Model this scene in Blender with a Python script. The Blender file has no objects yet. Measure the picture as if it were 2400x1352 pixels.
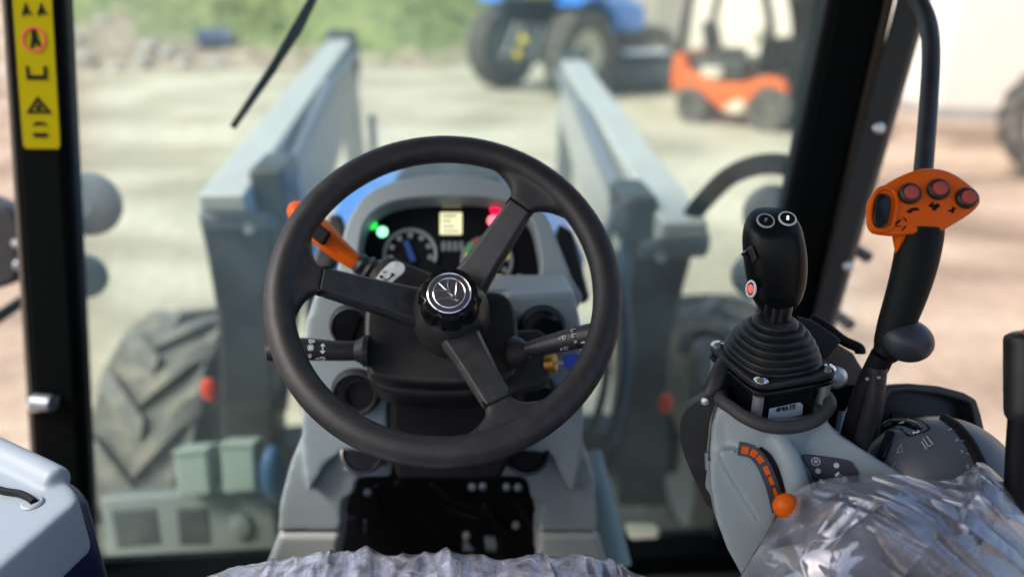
import bpy, bmesh, math, random
from mathutils import Vector, Matrix, noise
random.seed(7)
scene = bpy.context.scene
COL = scene.collection
V = Vector
R = math.radians

# ------------------------------------------------------------------ camera
PITCH, YAW, CAMZ, FPX = R(23.0), R(3.95), 2.3, 1800.0
cam_d = bpy.data.cameras.new('camera')
cam = bpy.data.objects.new('camera', cam_d)
COL.objects.link(cam)
scene.camera = cam
cam.location = (0, 0, CAMZ)
cam.rotation_euler = (R(90) - PITCH, 0, -YAW)
cam_d.sensor_width = 36
cam_d.lens = 27
cam_d.clip_start = 0.02
cam_d.clip_end = 500
cam_d.dof.use_dof = True
cam_d.dof.focus_distance = 0.87
cam_d.dof.aperture_fstop = 1.55

# ------------------------------------------------------------------ light
SUN_EL, SUN_AZ = 50.0, 248.0          # degrees; azimuth clockwise from +Y
world = bpy.data.worlds.new('World')
scene.world = world
world.use_nodes = True
wn, wl = world.node_tree.nodes, world.node_tree.links
sky = wn.new('ShaderNodeTexSky')
sky.sky_type = 'NISHITA'
sky.sun_disc = False
sky.sun_elevation = R(SUN_EL)
sky.sun_rotation = R(SUN_AZ)
sky.air_density = 1.0
sky.dust_density = 4.0
sky.ozone_density = 1.0
bgn = wn['Background']
bgn.inputs['Strength'].default_value = 0.15
wl.new(sky.outputs[0], bgn.inputs['Color'])
sun_d = bpy.data.lights.new('sun', 'SUN')
sun_d.energy = 1.5
sun_d.angle = R(18)
sun_d.color = (1.0, 0.95, 0.87)
sun = bpy.data.objects.new('sun', sun_d)
COL.objects.link(sun)
sd = V((math.sin(R(SUN_AZ)) * math.cos(R(SUN_EL)), math.cos(R(SUN_AZ)) * math.cos(R(SUN_EL)), math.sin(R(SUN_EL))))
sun.rotation_euler = sd.to_track_quat('Z', 'Y').to_euler()
sun.location = (0, 0, 30)

scene.view_settings.view_transform = 'Standard'
scene.view_settings.look = 'None'
scene.view_settings.gamma = 1
scene.view_settings.exposure = 1.15
scene.render.engine = 'CYCLES'
scene.cycles.use_denoising = True
scene.cycles.max_bounces = 7
scene.cycles.diffuse_bounces = 3
scene.cycles.glossy_bounces = 3
scene.cycles.transparent_max_bounces = 16
scene.cycles.sample_clamp_indirect = 6
scene.cycles.caustics_reflective = False
scene.cycles.caustics_refractive = False

# ------------------------------------------------------------------ pixel geometry (photograph pixels, 2400 x 1352)
FW = V((math.sin(YAW) * math.cos(PITCH), math.cos(YAW) * math.cos(PITCH), -math.sin(PITCH)))
RT = V((math.cos(YAW), -math.sin(YAW), 0))
UP = RT.cross(FW)
CAM = V((0, 0, CAMZ))


def ray(px, py):
    return FW + RT * ((px - 1200) / FPX) + UP * ((676 - py) / FPX)


def W(px, py, d):
    return CAM + ray(px, py) * d


def G(px, py, z=0.0):
    r = ray(px, py)
    return CAM + r * ((z - CAMZ) / r.z)


class Plane:
    """A plane in the world, used to place outlines at a real distance and tilt."""
    def __init__(self, p, elev=0.0, yaw=0.0, n=None):
        self.o = V(p)
        e, y = R(elev), R(yaw)
        self.n = V(n).normalized() if n is not None else V((math.sin(y) * math.cos(e), -math.cos(y) * math.cos(e), math.sin(e)))

    def p(self, px, py, h=0.0):
        r = ray(px, py)
        t = (self.o + self.n * h - CAM).dot(self.n) / r.dot(self.n)
        return CAM + r * t

    def many(self, pts, h=0.0):
        return [self.p(x, y, h) for x, y in pts]


def frame(o, n, up=V((0, 0, 1))):
    z = V(n).normalized()
    x = V(up).cross(z)
    if x.length < 1e-6:
        x = V((1, 0, 0))
    x.normalize()
    y = z.cross(x)
    m = Matrix((x, y, z)).transposed().to_4x4()
    m.translation = V(o)
    return m


def cr(pts, n=6, closed=True):
    """Catmull-Rom through points of any dimension."""
    pts = [V(p) for p in pts]
    out = []
    k = len(pts)
    rng = range(k) if closed else range(k - 1)
    for i in rng:
        if closed:
            a, b, c, d = pts[i - 1], pts[i], pts[(i + 1) % k], pts[(i + 2) % k]
        else:
            a, b, c, d = pts[max(i - 1, 0)], pts[i], pts[i + 1], pts[min(i + 2, k - 1)]
        for j in range(n):
            t = j / n
            out.append(0.5 * ((2 * b) + (c - a) * t + (2 * a - 5 * b + 4 * c - d) * t * t + (3 * b - a - 3 * c + d) * t ** 3))
    if not closed:
        out.append(pts[-1].copy())
    return out


# ------------------------------------------------------------------ shapes: every one returns (verts, faces)
def box(c, s, M=None):
    cx, cy, cz = c
    hx, hy, hz = s[0] / 2, s[1] / 2, s[2] / 2
    v = [V((cx + a * hx, cy + b * hy, cz + d * hz)) for a in (-1, 1) for b in (-1, 1) for d in (-1, 1)]
    if M is not None:
        v = [M @ p for p in v]
    return v, [(0, 1, 3, 2), (4, 6, 7, 5), (0, 4, 5, 1), (2, 3, 7, 6), (0, 2, 6, 4), (1, 5, 7, 3)]


def loft(rings, cap=True, closed=False):
    n = len(rings[0])
    v = [V(p) for r in rings for p in r]
    f = []
    m = len(rings)
    for i in range(m if closed else m - 1):
        a, b = i * n, ((i + 1) % m) * n
        for j in range(n):
            k = (j + 1) % n
            f.append((a + j, a + k, b + k, b + j))
    if cap and not closed:
        f.append(tuple(reversed(range(n))))
        f.append(tuple(range((m - 1) * n, m * n)))
    return v, f


def prism(outline, vec):
    """Closed solid: outline pushed along vec."""
    vec = V(vec)
    return loft([[p + vec for p in outline], list(outline)])


def ringprism(outer, inner, vec):
    """Frame with a hole: same point count outside and inside."""
    vec = V(vec)
    return loft([outer, inner, [p + vec for p in inner], [p + vec for p in outer]], closed=True)


def tube(pts, rad, n=10, cap=True, squash=None, up=None):
    pts = [V(p) for p in pts]
    if not hasattr(rad, '__len__'):
        rad = [rad] * len(pts)
    rings = []
    t0 = (pts[1] - pts[0]).normalized()
    ref = V(up) if up is not None else (V((0, 0, 1)) if abs(t0.z) < 0.9 else V((0, 1, 0)))
    x = t0.cross(ref).normalized()
    for i, p in enumerate(pts):
        t = (pts[min(i + 1, len(pts) - 1)] - pts[max(i - 1, 0)]).normalized()
        x = (x - t * x.dot(t)).normalized()
        y = t.cross(x)
        s = squash if squash else 1.0
        rings.append([p + x * math.cos(2 * math.pi * k / n) * rad[i] + y * math.sin(2 * math.pi * k / n) * rad[i] * s for k in range(n)])
    return loft(rings, cap)


def ringtube(pts, r, n=10, up=V((0, 0, 1))):
    pts = [V(p) for p in pts]
    rings = []
    m = len(pts)
    for i, p in enumerate(pts):
        t = (pts[(i + 1) % m] - pts[i - 1]).normalized()
        x = t.cross(V(up)).normalized()
        y = x.cross(t)
        rings.append([p + x * math.cos(2 * math.pi * k / n) * r + y * math.sin(2 * math.pi * k / n) * r for k in range(n)])
    return loft(rings, False, True)


def lathe(prof, M, n=32, fn=None):
    rings = []
    for i, (r, h) in enumerate(prof):
        ring = []
        for k in range(n):
            a = 2 * math.pi * k / n
            rr = r * (fn(a, i) if fn else 1.0)
            ring.append(M @ V((rr * math.cos(a), rr * math.sin(a), h)))
        rings.append(ring)
    return loft(rings)


def ellipsoid(c, rx, ry, rz, nu=24, nv=14, M=None):
    rings = []
    for i in range(1, nv):
        t = math.pi * i / nv
        rings.append([V((rx * math.sin(t) * math.cos(2 * math.pi * k / nu), ry * math.sin(t) * math.sin(2 * math.pi * k / nu), -rz * math.cos(t))) for k in range(nu)])
    M = M if M is not None else Matrix.Identity(4)
    rings = [[V(c) + (M.to_3x3() @ p) for p in r] for r in rings]
    return loft(rings)


def join(*parts):
    v, f = [], []
    for pv, pf in parts:
        o = len(v)
        v += list(pv)
        f += [tuple(i + o for i in q) for q in pf]
    return v, f


def xform(vf, M):
    return [M @ V(p) for p in vf[0]], vf[1]


# ------------------------------------------------------------------ objects
PW = {}


def put(name, vf, mat, parent=None, bevel=0.0, seg=3, smooth=38, remesh=0.0, soft=8, M=None, sub=0):
    me = bpy.data.meshes.new(name)
    me.from_pydata([tuple(p) for p in vf[0]], [], [tuple(q) for q in vf[1]])
    bm = bmesh.new()
    bm.from_mesh(me)
    bmesh.ops.recalc_face_normals(bm, faces=bm.faces)
    bm.to_mesh(me)
    bm.free()
    me.polygons.foreach_set('use_smooth', [True] * len(me.polygons))
    if not remesh and not sub:
        me.set_sharp_from_angle(angle=R(smooth))
    me.materials.append(mat)
    return put_mesh(name, me, parent, bevel, seg, remesh, soft, M, sub)


def put_mesh(name, me, parent=None, bevel=0.0, seg=3, remesh=0.0, soft=8, M=None, sub=0):
    o = bpy.data.objects.new(name, me)
    COL.objects.link(o)
    M = M if M is not None else Matrix.Identity(4)
    o.matrix_basis = M
    if parent is not None:
        o.parent = parent
        o.matrix_parent_inverse = PW[parent.name].inverted()
    PW[o.name] = M.copy()
    if remesh:
        m = o.modifiers.new('remesh', 'REMESH')
        m.mode = 'VOXEL'
        m.voxel_size = remesh
        m.use_smooth_shade = True
        if soft:
            s = o.modifiers.new('soft', 'SMOOTH')
            s.factor = 0.5
            s.iterations = soft
    if bevel:
        b = o.modifiers.new('bevel', 'BEVEL')
        b.width = bevel
        b.segments = seg
        b.limit_method = 'ANGLE'
        b.angle_limit = R(35)
        b.harden_normals = True
    if sub:
        s = o.modifiers.new('sub', 'SUBSURF')
        s.levels = s.render_levels = sub
    return o


def tag(o, label=None, cat=None, group=None, kind=None):
    if label:
        o['label'] = label
    if cat:
        o['category'] = cat
    if group:
        o['group'] = group
    if kind:
        o['kind'] = kind
    return o


def thing(name, loc, label, cat, group=None):
    o = bpy.data.objects.new(name, None)
    COL.objects.link(o)
    o.empty_display_size = 0.05
    o.location = loc
    PW[o.name] = Matrix.Translation(V(loc))
    return tag(o, label, cat, group)


def copy_tree(o, parent=None):
    c = o.copy()
    COL.objects.link(c)
    if parent is not None:
        c.parent = parent
    PW[c.name] = PW[o.name].copy()
    for ch in [x for x in bpy.data.objects if x.parent == o]:
        copy_tree(ch, c)
    return c


def text_obj(name, s, M, size, mat, parent, thick=0.0004):
    cu = bpy.data.curves.new(name, 'FONT')
    cu.body = s
    cu.size = size
    cu.align_x = 'CENTER'
    cu.align_y = 'CENTER'
    cu.extrude = thick
    to = bpy.data.objects.new(name + '_tmp', cu)
    COL.objects.link(to)
    dg = bpy.context.evaluated_depsgraph_get()
    me = bpy.data.meshes.new_from_object(to.evaluated_get(dg))
    bpy.data.objects.remove(to)
    me.materials.clear()
    me.materials.append(mat)
    return put_mesh(name, me, parent, M=M)


# ------------------------------------------------------------------ materials
def s2l(c):
    return c / 12.92 if c <= 0.04045 else ((c + 0.055) / 1.055) ** 2.4


def S(r, g, b):
    return (s2l(r / 255), s2l(g / 255), s2l(b / 255))


def mat(name, col, rough=0.5, metal=0.0, var=0.12, scale=8.0, bump=0.0, bscale=400.0, spec=0.5, coat=0.0, dust=0.0, rvar=0.1):
    m = bpy.data.materials.new(name)
    m.use_nodes = True
    n, l = m.node_tree.nodes, m.node_tree.links
    p = n['Principled BSDF']
    tc = n.new('ShaderNodeTexCoord')
    no = n.new('ShaderNodeTexNoise')
    no.inputs['Scale'].default_value = scale
    no.inputs['Detail'].default_value = 5
    l.new(tc.outputs['Object'], no.inputs['Vector'])
    mx = n.new('ShaderNodeMix')
    mx.data_type = 'RGBA'
    a = [max(0.0, c * (1 - var)) for c in col]
    b = [min(1.0, c * (1 + var)) for c in col]
    mx.inputs['A'].default_value = (*a, 1)
    mx.inputs['B'].default_value = (*b, 1)
    l.new(no.outputs['Fac'], mx.inputs['Factor'])
    out = mx.outputs['Result']
    if dust:
        n2 = n.new('ShaderNodeTexNoise')
        n2.inputs['Scale'].default_value = scale * 2.3
        n2.inputs['Detail'].default_value = 8
        l.new(tc.outputs['Object'], n2.inputs['Vector'])
        rp = n.new('ShaderNodeValToRGB')
        rp.color_ramp.elements[0].position = 0.45
        rp.color_ramp.elements[1].position = 0.75
        rp.color_ramp.elements[1].color = (dust, dust, dust, 1)
        l.new(n2.outputs['Fac'], rp.inputs['Fac'])
        m2 = n.new('ShaderNodeMix')
        m2.data_type = 'RGBA'
        m2.inputs['B'].default_value = (0.36, 0.32, 0.25, 1)
        l.new(rp.outputs['Color'], m2.inputs['Factor'])
        l.new(out, m2.inputs['A'])
        out = m2.outputs['Result']
    l.new(out, p.inputs['Base Color'])
    mr = n.new('ShaderNodeMapRange')
    mr.inputs['To Min'].default_value = max(0.02, rough - rvar)
    mr.inputs['To Max'].default_value = min(1.0, rough + rvar)
    l.new(no.outputs['Fac'], mr.inputs['Value'])
    l.new(mr.outputs['Result'], p.inputs['Roughness'])
    p.inputs['Metallic'].default_value = metal
    p.inputs['Specular IOR Level'].default_value = spec
    p.inputs['Coat Weight'].default_value = coat
    if bump:
        nb = n.new('ShaderNodeTexNoise')
        nb.inputs['Scale'].default_value = bscale
        nb.inputs['Detail'].default_value = 3
        l.new(tc.outputs['Object'], nb.inputs['Vector'])
        bp = n.new('ShaderNodeBump')
        bp.inputs['Strength'].default_value = bump
        bp.inputs['Distance'].default_value = 0.001
        l.new(nb.outputs['Fac'], bp.inputs['Height'])
        l.new(bp.outputs['Normal'], p.inputs['Normal'])
    return m


def glow(name, col, strength):
    m = bpy.data.materials.new(name)
    m.use_nodes = True
    p = m.node_tree.nodes['Principled BSDF']
    p.inputs['Base Color'].default_value = (*col, 1)
    p.inputs['Emission Color'].default_value = (*col, 1)
    p.inputs['Emission Strength'].default_value = strength
    return m


def film_mat(name, dens, rough=0.18, crinkle=0.6, milk=(0.80, 0.79, 0.86), gmin=0.10, stretch=None):
    """Thin clear plastic film: see-through, glossy, milky in a noise pattern."""
    m = bpy.data.materials.new(name)
    m.use_nodes = True
    n, l = m.node_tree.nodes, m.node_tree.links
    n.remove(n['Principled BSDF'])
    out = n['Material Output']
    tr = n.new('ShaderNodeBsdfTransparent')
    tr.inputs['Color'].default_value = (0.93, 0.94, 0.97, 1)
    gl = n.new('ShaderNodeBsdfGlossy')
    gl.inputs['Roughness'].default_value = rough
    gl.inputs['Color'].default_value = (0.88, 0.90, 1, 1)
    df = n.new('ShaderNodeBsdfDiffuse')
    df.inputs['Color'].default_value = (*milk, 1)
    tc = n.new('ShaderNodeTexCoord')
    no = n.new('ShaderNodeTexNoise')
    no.inputs['Scale'].default_value = 38
    no.inputs['Detail'].default_value = 6
    no.inputs['Distortion'].default_value = 1.2 if stretch is None else 0.4
    if stretch is None:
        l.new(tc.outputs['Object'], no.inputs['Vector'])
    else:
        mp = n.new('ShaderNodeMapping')
        mp.vector_type = 'TEXTURE'
        mp.inputs['Rotation'].default_value = V(stretch).to_track_quat('X', 'Z').to_euler()
        mp.inputs['Scale'].default_value = (7.0, 0.8, 0.8)
        l.new(tc.outputs['Object'], mp.inputs['Vector'])
        l.new(mp.outputs[0], no.inputs['Vector'])
    bp = n.new('ShaderNodeBump')
    bp.inputs['Strength'].default_value = crinkle
    bp.inputs['Distance'].default_value = 0.004
    l.new(no.outputs['Fac'], bp.inputs['Height'])
    l.new(bp.outputs['Normal'], gl.inputs['Normal'])
    rp = n.new('ShaderNodeMapRange')
    rp.inputs['From Min'].default_value = 0.35
    rp.inputs['From Max'].default_value = 0.7
    rp.inputs['To Min'].default_value = dens * 0.45
    rp.inputs['To Max'].default_value = min(0.9, dens * 1.7)
    l.new(no.outputs['Fac'], rp.inputs['Value'])
    m1 = n.new('ShaderNodeMixShader')
    l.new(rp.outputs['Result'], m1.inputs['Fac'])
    l.new(tr.outputs[0], m1.inputs[1])
    l.new(df.outputs[0], m1.inputs[2])
    lw = n.new('ShaderNodeLayerWeight')
    lw.inputs['Blend'].default_value = 0.35
    l.new(bp.outputs['Normal'], lw.inputs['Normal'])
    mr = n.new('ShaderNodeMapRange')
    mr.inputs['To Min'].default_value = gmin
    mr.inputs['To Max'].default_value = 0.80
    l.new(lw.outputs['Fresnel'], mr.inputs['Value'])
    m2 = n.new('ShaderNodeMixShader')
    l.new(mr.outputs['Result'], m2.inputs['Fac'])
    l.new(m1.outputs[0], m2.inputs[1])
    l.new(gl.outputs[0], m2.inputs[2])
    l.new(m2.outputs[0], out.inputs['Surface'])
    return m


def glass_mat(name, tint, dust, dustcol):
    m = bpy.data.materials.new(name)
    m.use_nodes = True
    n, l = m.node_tree.nodes, m.node_tree.links
    n.remove(n['Principled BSDF'])
    out = n['Material Output']
    tr = n.new('ShaderNodeBsdfTransparent')
    tr.inputs['Color'].default_value = (*tint, 1)
    gl = n.new('ShaderNodeBsdfGlossy')
    gl.inputs['Roughness'].default_value = 0.02
    df = n.new('ShaderNodeBsdfTranslucent')
    df.inputs['Color'].default_value = (*dustcol, 1)
    tc = n.new('ShaderNodeTexCoord')
    no = n.new('ShaderNodeTexNoise')
    no.inputs['Scale'].default_value = 5
    no.inputs['Detail'].default_value = 7
    l.new(tc.outputs['Object'], no.inputs['Vector'])
    mr = n.new('ShaderNodeMapRange')
    mr.inputs['From Min'].default_value = 0.3
    mr.inputs['From Max'].default_value = 0.7
    mr.inputs['To Min'].default_value = dust * 0.45
    mr.inputs['To Max'].default_value = dust * 1.55
    l.new(no.outputs['Fac'], mr.inputs['Value'])
    m1 = n.new('ShaderNodeMixShader')
    l.new(mr.outputs['Result'], m1.inputs['Fac'])
    l.new(tr.outputs[0], m1.inputs[1])
    l.new(df.outputs[0], m1.inputs[2])
    m2 = n.new('ShaderNodeMixShader')
    m2.inputs['Fac'].default_value = 0.03
    l.new(m1.outputs[0], m2.inputs[1])
    l.new(gl.outputs[0], m2.inputs[2])
    l.new(m2.outputs[0], out.inputs['Surface'])
    return m


M_RUB = mat('wheel_rubber', (0.017, 0.017, 0.019), 0.46, spec=0.38, bump=0.35, bscale=750, var=0.18, scale=30, dust=0.035)
M_SPOKE = mat('spoke_plastic', (0.020, 0.022, 0.025), 0.38, spec=0.42, bump=0.12, bscale=700, dust=0.05, scale=25)
M_BLK = mat('black_plastic', (0.014, 0.015, 0.017), 0.42, spec=0.38, bump=0.15, bscale=600, dust=0.03, scale=20)
M_GLOSS = mat('gloss_black', (0.004, 0.005, 0.007), 0.25, spec=0.35, rvar=0.06)
M_BOOT = mat('boot_rubber', (0.007, 0.009, 0.010), 0.42, spec=0.35, dust=0.04, scale=30)
M_GREY = mat('grey_plastic', (0.235, 0.283, 0.298), 0.48, bump=0.12, bscale=800, var=0.06, scale=5)
M_GREYW = mat('grey_plastic_warm', (0.26, 0.285, 0.285), 0.5, bump=0.12, bscale=800, var=0.06, scale=5)
M_LGREY = mat('pale_grey_plastic', (0.25, 0.30, 0.355), 0.5, bump=0.1, bscale=800, var=0.05, scale=5)
M_DOME = mat('slate_plastic', (0.060, 0.070, 0.085), 0.38, bump=0.1, bscale=800)
M_PANEL = mat('panel_slate', (0.035, 0.036, 0.050), 0.4)
M_EDGE = mat('edging_rubber', (0.035, 0.034, 0.034), 0.65, bump=0.15, bscale=500)
M_ORG = mat('orange_plastic', (0.62, 0.095, 0.001), 0.36, spec=0.18, var=0.04, bump=0.05, bscale=600)
M_RED = mat('red_button', (0.36, 0.066, 0.052), 0.5, spec=.2, var=0.06)
M_CHROME = mat('chrome', (0.75, 0.76, 0.78), 0.13, 1.0, var=0.05, rvar=0.05)
M_STEEL = mat('zinc_steel', (0.55, 0.57, 0.57), 0.32, 0.75, var=0.12, scale=40)
M_EMB = mat('emblem_dark', (0.12, 0.12, 0.14), 0.20, 0.6, var=0.05, rvar=0.04)
M_BRASS = mat('brass', (0.55, 0.30, 0.07), 0.35, 0.8)
M_KEYB = mat('key_blue', (0.004, 0.045, 0.42), 0.4)
M_WHITE = mat('white_print', (0.70, 0.71, 0.73), 0.5, var=0.05)
M_STICK = mat('sticker_white', (0.66, 0.68, 0.70), 0.3, var=0.06, scale=60)
M_PRINT = mat('black_print', (0.004, 0.004, 0.005), 0.6, spec=0.15)
M_DIM = mat('grey_print', (0.32, 0.33, 0.34), 0.5)
M_LBLUE = mat('label_blue', (0.55, 0.68, 0.76), 0.4)
M_NAVY = mat('navy_paint', (0.004, 0.012, 0.075), 0.35)
M_FABRIC = mat('seat_fabric', (0.050, 0.060, 0.130), 0.8, bump=0.4, bscale=500, var=0.3, scale=15)
M_ARMF = mat('armrest_vinyl', (0.030, 0.036, 0.052), 0.5, bump=0.2, bscale=300, var=0.4, scale=14)
M_DARK = mat('dark_metal', (0.006, 0.007, 0.007), 0.5, 0.3, spec=.2)
M_PIL = mat('pillar_black', (0.0025, 0.0035, 0.0037), 0.7, var=0.2, spec=0.04)
M_TRIM = mat('brown_seal', (0.10, 0.080, 0.063), 0.6, var=0.2)
M_FRAME = mat('door_frame_grey', (0.022, 0.027, 0.030), 0.5, spec=.2)
M_YEL = mat('yellow_sticker', (0.34, 0.29, 0.001), 0.6, spec=.08, var=0.05)
M_MAT = mat('floor_mat', (0.016, 0.017, 0.018), 0.8, var=0.3, dust=0.15, scale=6)
M_HOOD = mat('hood_blue', (0.03, 0.24, 0.80), 0.28, var=0.06, scale=2, coat=0.3)
M_GRILLE = mat('grille_black', (0.020, 0.022, 0.030), 0.45, var=0.5, scale=60)
M_LOAD = mat('loader_grey', (0.40, 0.43, 0.42), 0.42, var=0.12, scale=4, dust=0.22)
M_TOWER = mat('loader_dark', (0.030, 0.037, 0.038), 0.45, var=0.25, scale=6, dust=0.1)
M_TYRE = mat('tyre_rubber', (0.13, 0.135, 0.125), 0.85, var=0.25, scale=6, dust=0.6)
M_TYRED = mat('tyre_dusty', (0.055, 0.055, 0.052), 0.85, var=0.25, scale=5, dust=0.6)
M_RIM = mat('rim_cream', (0.62, 0.62, 0.52), 0.5, var=0.08, dust=0.2)
M_CYL = mat('cylinder_steel', (0.20, 0.23, 0.26), 0.35, 0.4)
M_PALEG = mat('pale_green_plastic', (0.27, 0.35, 0.32), 0.5, var=0.06)
M_GBOX = mat('box_grey', (0.15, 0.18, 0.18), 0.5, var=0.12)
M_REFL = mat('red_reflector', (0.75, 0.06, 0.03), 0.3)
M_FORK = mat('forklift_orange', (0.72, 0.13, 0.015), 0.4, var=0.1, dust=0.15, scale=3)
M_CREAM = mat('cream_paint', (0.62, 0.60, 0.48), 0.5, var=0.1)
M_HIVIS = mat('yellow_vest', (0.70, 0.75, 0.06), 0.7)
M_PGREY = mat('pale_top', (0.50, 0.55, 0.62), 0.5)
M_WALL = mat('white_render', (0.70, 0.655, 0.58), 0.9, var=0.05, scale=1.2, bump=0.2, bscale=60)
M_CONC = mat('concrete_grey', (0.36, 0.35, 0.32), 0.9, var=0.12, scale=2)
M_STONE = mat('rubble_stone', (0.42, 0.40, 0.36), 0.9, var=0.3, scale=4)
M_DRUM = mat('drum_blue', (0.04, 0.08, 0.16), 0.5)
M_GLASS = glass_mat('windscreen_glass', (0.93, 0.97, 0.93), 0.075, (0.50, 0.64, 0.61))
M_FILM = film_mat('seat_film', 0.22, 0.08, 0.06, (0.80, 0.83, 1.0), 0.12)
M_FILMA = film_mat('armrest_film', 0.13, 0.05, 0.01, (0.86, 0.88, 1.0), 0.10, (0.80, -0.20, -0.56))
M_LCD = glow('lcd_yellow', (0.80, 0.78, 0.45), 0.42)
M_LCDD = glow('lcd_dim', (0.28, 0.27, 0.12), 0.15)
M_GRN = glow('lamp_green', (0.01, 0.45, 0.04), 1.2)
M_GRN2 = glow('lamp_green_pale', (0.30, 0.85, 0.50), 0.9)
M_REDL = glow('lamp_red', (0.85, 0.0, 0.04), 0.9)
M_REDP = glow('lamp_red_hot', (0.95, 0.16, 0.20), 0.9)
M_GAUGE = mat('gauge_print', (0.16, 0.18, 0.18), 0.5)
M_DIAL = mat('dial_black', (0.005, 0.006, 0.008), 0.5, spec=.1)
M_NEEDLE = mat('needle_blue', (0.01, 0.05, 0.22), 0.4)
M_GG = mat('gauge_green', (0.05, 0.38, 0.12), 0.5)
M_GY = mat('gauge_yellow', (0.70, 0.62, 0.08), 0.5)
M_GR = mat('gauge_red', (0.60, 0.06, 0.05), 0.5)
M_CLEAR = mat('pale_lamp', (0.55, 0.53, 0.58), 0.4)
M_ICON = glow('icon_glow', (0.90, 0.85, 0.75), 0.8)  # emissive tone for the S letter on the joystick
M_REDI = glow('button_red_glow', (0.75, 0.15, 0.10), 0.2)  # weak emission in the colour of the red joystick button

# ================================================================== SETTING
def ground_mat():
    m = bpy.data.materials.new('yard_sand')
    m.use_nodes = True
    n, l = m.node_tree.nodes, m.node_tree.links
    p = n['Principled BSDF']
    p.inputs['Roughness'].default_value = 0.95
    tc = n.new('ShaderNodeTexCoord')
    mp = n.new('ShaderNodeMapping')
    mp.inputs['Scale'].default_value = (0.6, 1.0, 1)
    mp.inputs['Rotation'].default_value = (0, 0, R(-25))
    l.new(tc.outputs['Object'], mp.inputs['Vector'])
    n1 = n.new('ShaderNodeTexNoise')
    n1.inputs['Scale'].default_value = 0.75
    n1.inputs['Detail'].default_value = 7
    n1.inputs['Distortion'].default_value = 0.5
    l.new(mp.outputs[0], n1.inputs['Vector'])
    def ramp(c0, c1, c2):
        r1 = n.new('ShaderNodeValToRGB')
        e = r1.color_ramp.elements
        e[0].position, e[0].color = 0.385, (*c0, 1)
        e[1].position, e[1].color = 0.62, (*c2, 1)
        e.new(0.50).color = (*c1, 1)
        l.new(n1.outputs['Fac'], r1.inputs['Fac'])
        return r1
    ra = ramp((0.315, 0.295, 0.22), (0.44, 0.42, 0.325), (0.485, 0.465, 0.37))      # paler, cooler ground ahead: windshield tint and haze painted into its colour
    rb = ramp((0.20, 0.142, 0.10), (0.335, 0.245, 0.175), (0.43, 0.325, 0.235))         # brown soil, the yard's own tone, kept on either side
    sp_ = n.new('ShaderNodeSeparateXYZ')
    l.new(tc.outputs['Object'], sp_.inputs[0])
    def edge(a, b):
        mr = n.new('ShaderNodeMapRange')
        mr.interpolation_type = 'SMOOTHSTEP'
        mr.inputs['From Min'].default_value = a
        mr.inputs['From Max'].default_value = b
        l.new(sum_.outputs[0], mr.inputs['Value'])
        return mr
    sum_ = n.new('ShaderNodeMath')           # x measured against the widening view through the windshield
    sum_.operation = 'MULTIPLY_ADD'
    sum_.inputs[1].default_value = -0.42
    l.new(sp_.outputs['Y'], sum_.inputs[0])
    ab = n.new('ShaderNodeMath')
    ab.operation = 'ABSOLUTE'
    l.new(sp_.outputs['X'], ab.inputs[0])
    l.new(ab.outputs[0], sum_.inputs[2])
    ed = edge(0.0, 1.2)
    r1 = n.new('ShaderNodeMix')
    r1.data_type = 'RGBA'
    l.new(ed.outputs[0], r1.inputs['Factor'])
    l.new(ra.outputs['Color'], r1.inputs['A'])
    l.new(rb.outputs['Color'], r1.inputs['B'])
    n2 = n.new('ShaderNodeTexNoise')
    n2.inputs['Scale'].default_value = 9
    n2.inputs['Detail'].default_value = 8
    l.new(tc.outputs['Object'], n2.inputs['Vector'])
    mx = n.new('ShaderNodeMix')
    mx.data_type = 'RGBA'
    mx.blend_type = 'OVERLAY'
    mx.inputs['Factor'].default_value = 0.35
    l.new(r1.outputs['Result'], mx.inputs['A'])
    l.new(n2.outputs['Fac'], mx.inputs['B'])
    l.new(mx.outputs['Result'], p.inputs['Base Color'])
    bp = n.new('ShaderNodeBump')
    bp.inputs['Strength'].default_value = 0.6
    bp.inputs['Distance'].default_value = 0.05
    l.new(n2.outputs['Fac'], bp.inputs['Height'])
    l.new(bp.outputs['Normal'], p.inputs['Normal'])
    return m


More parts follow.
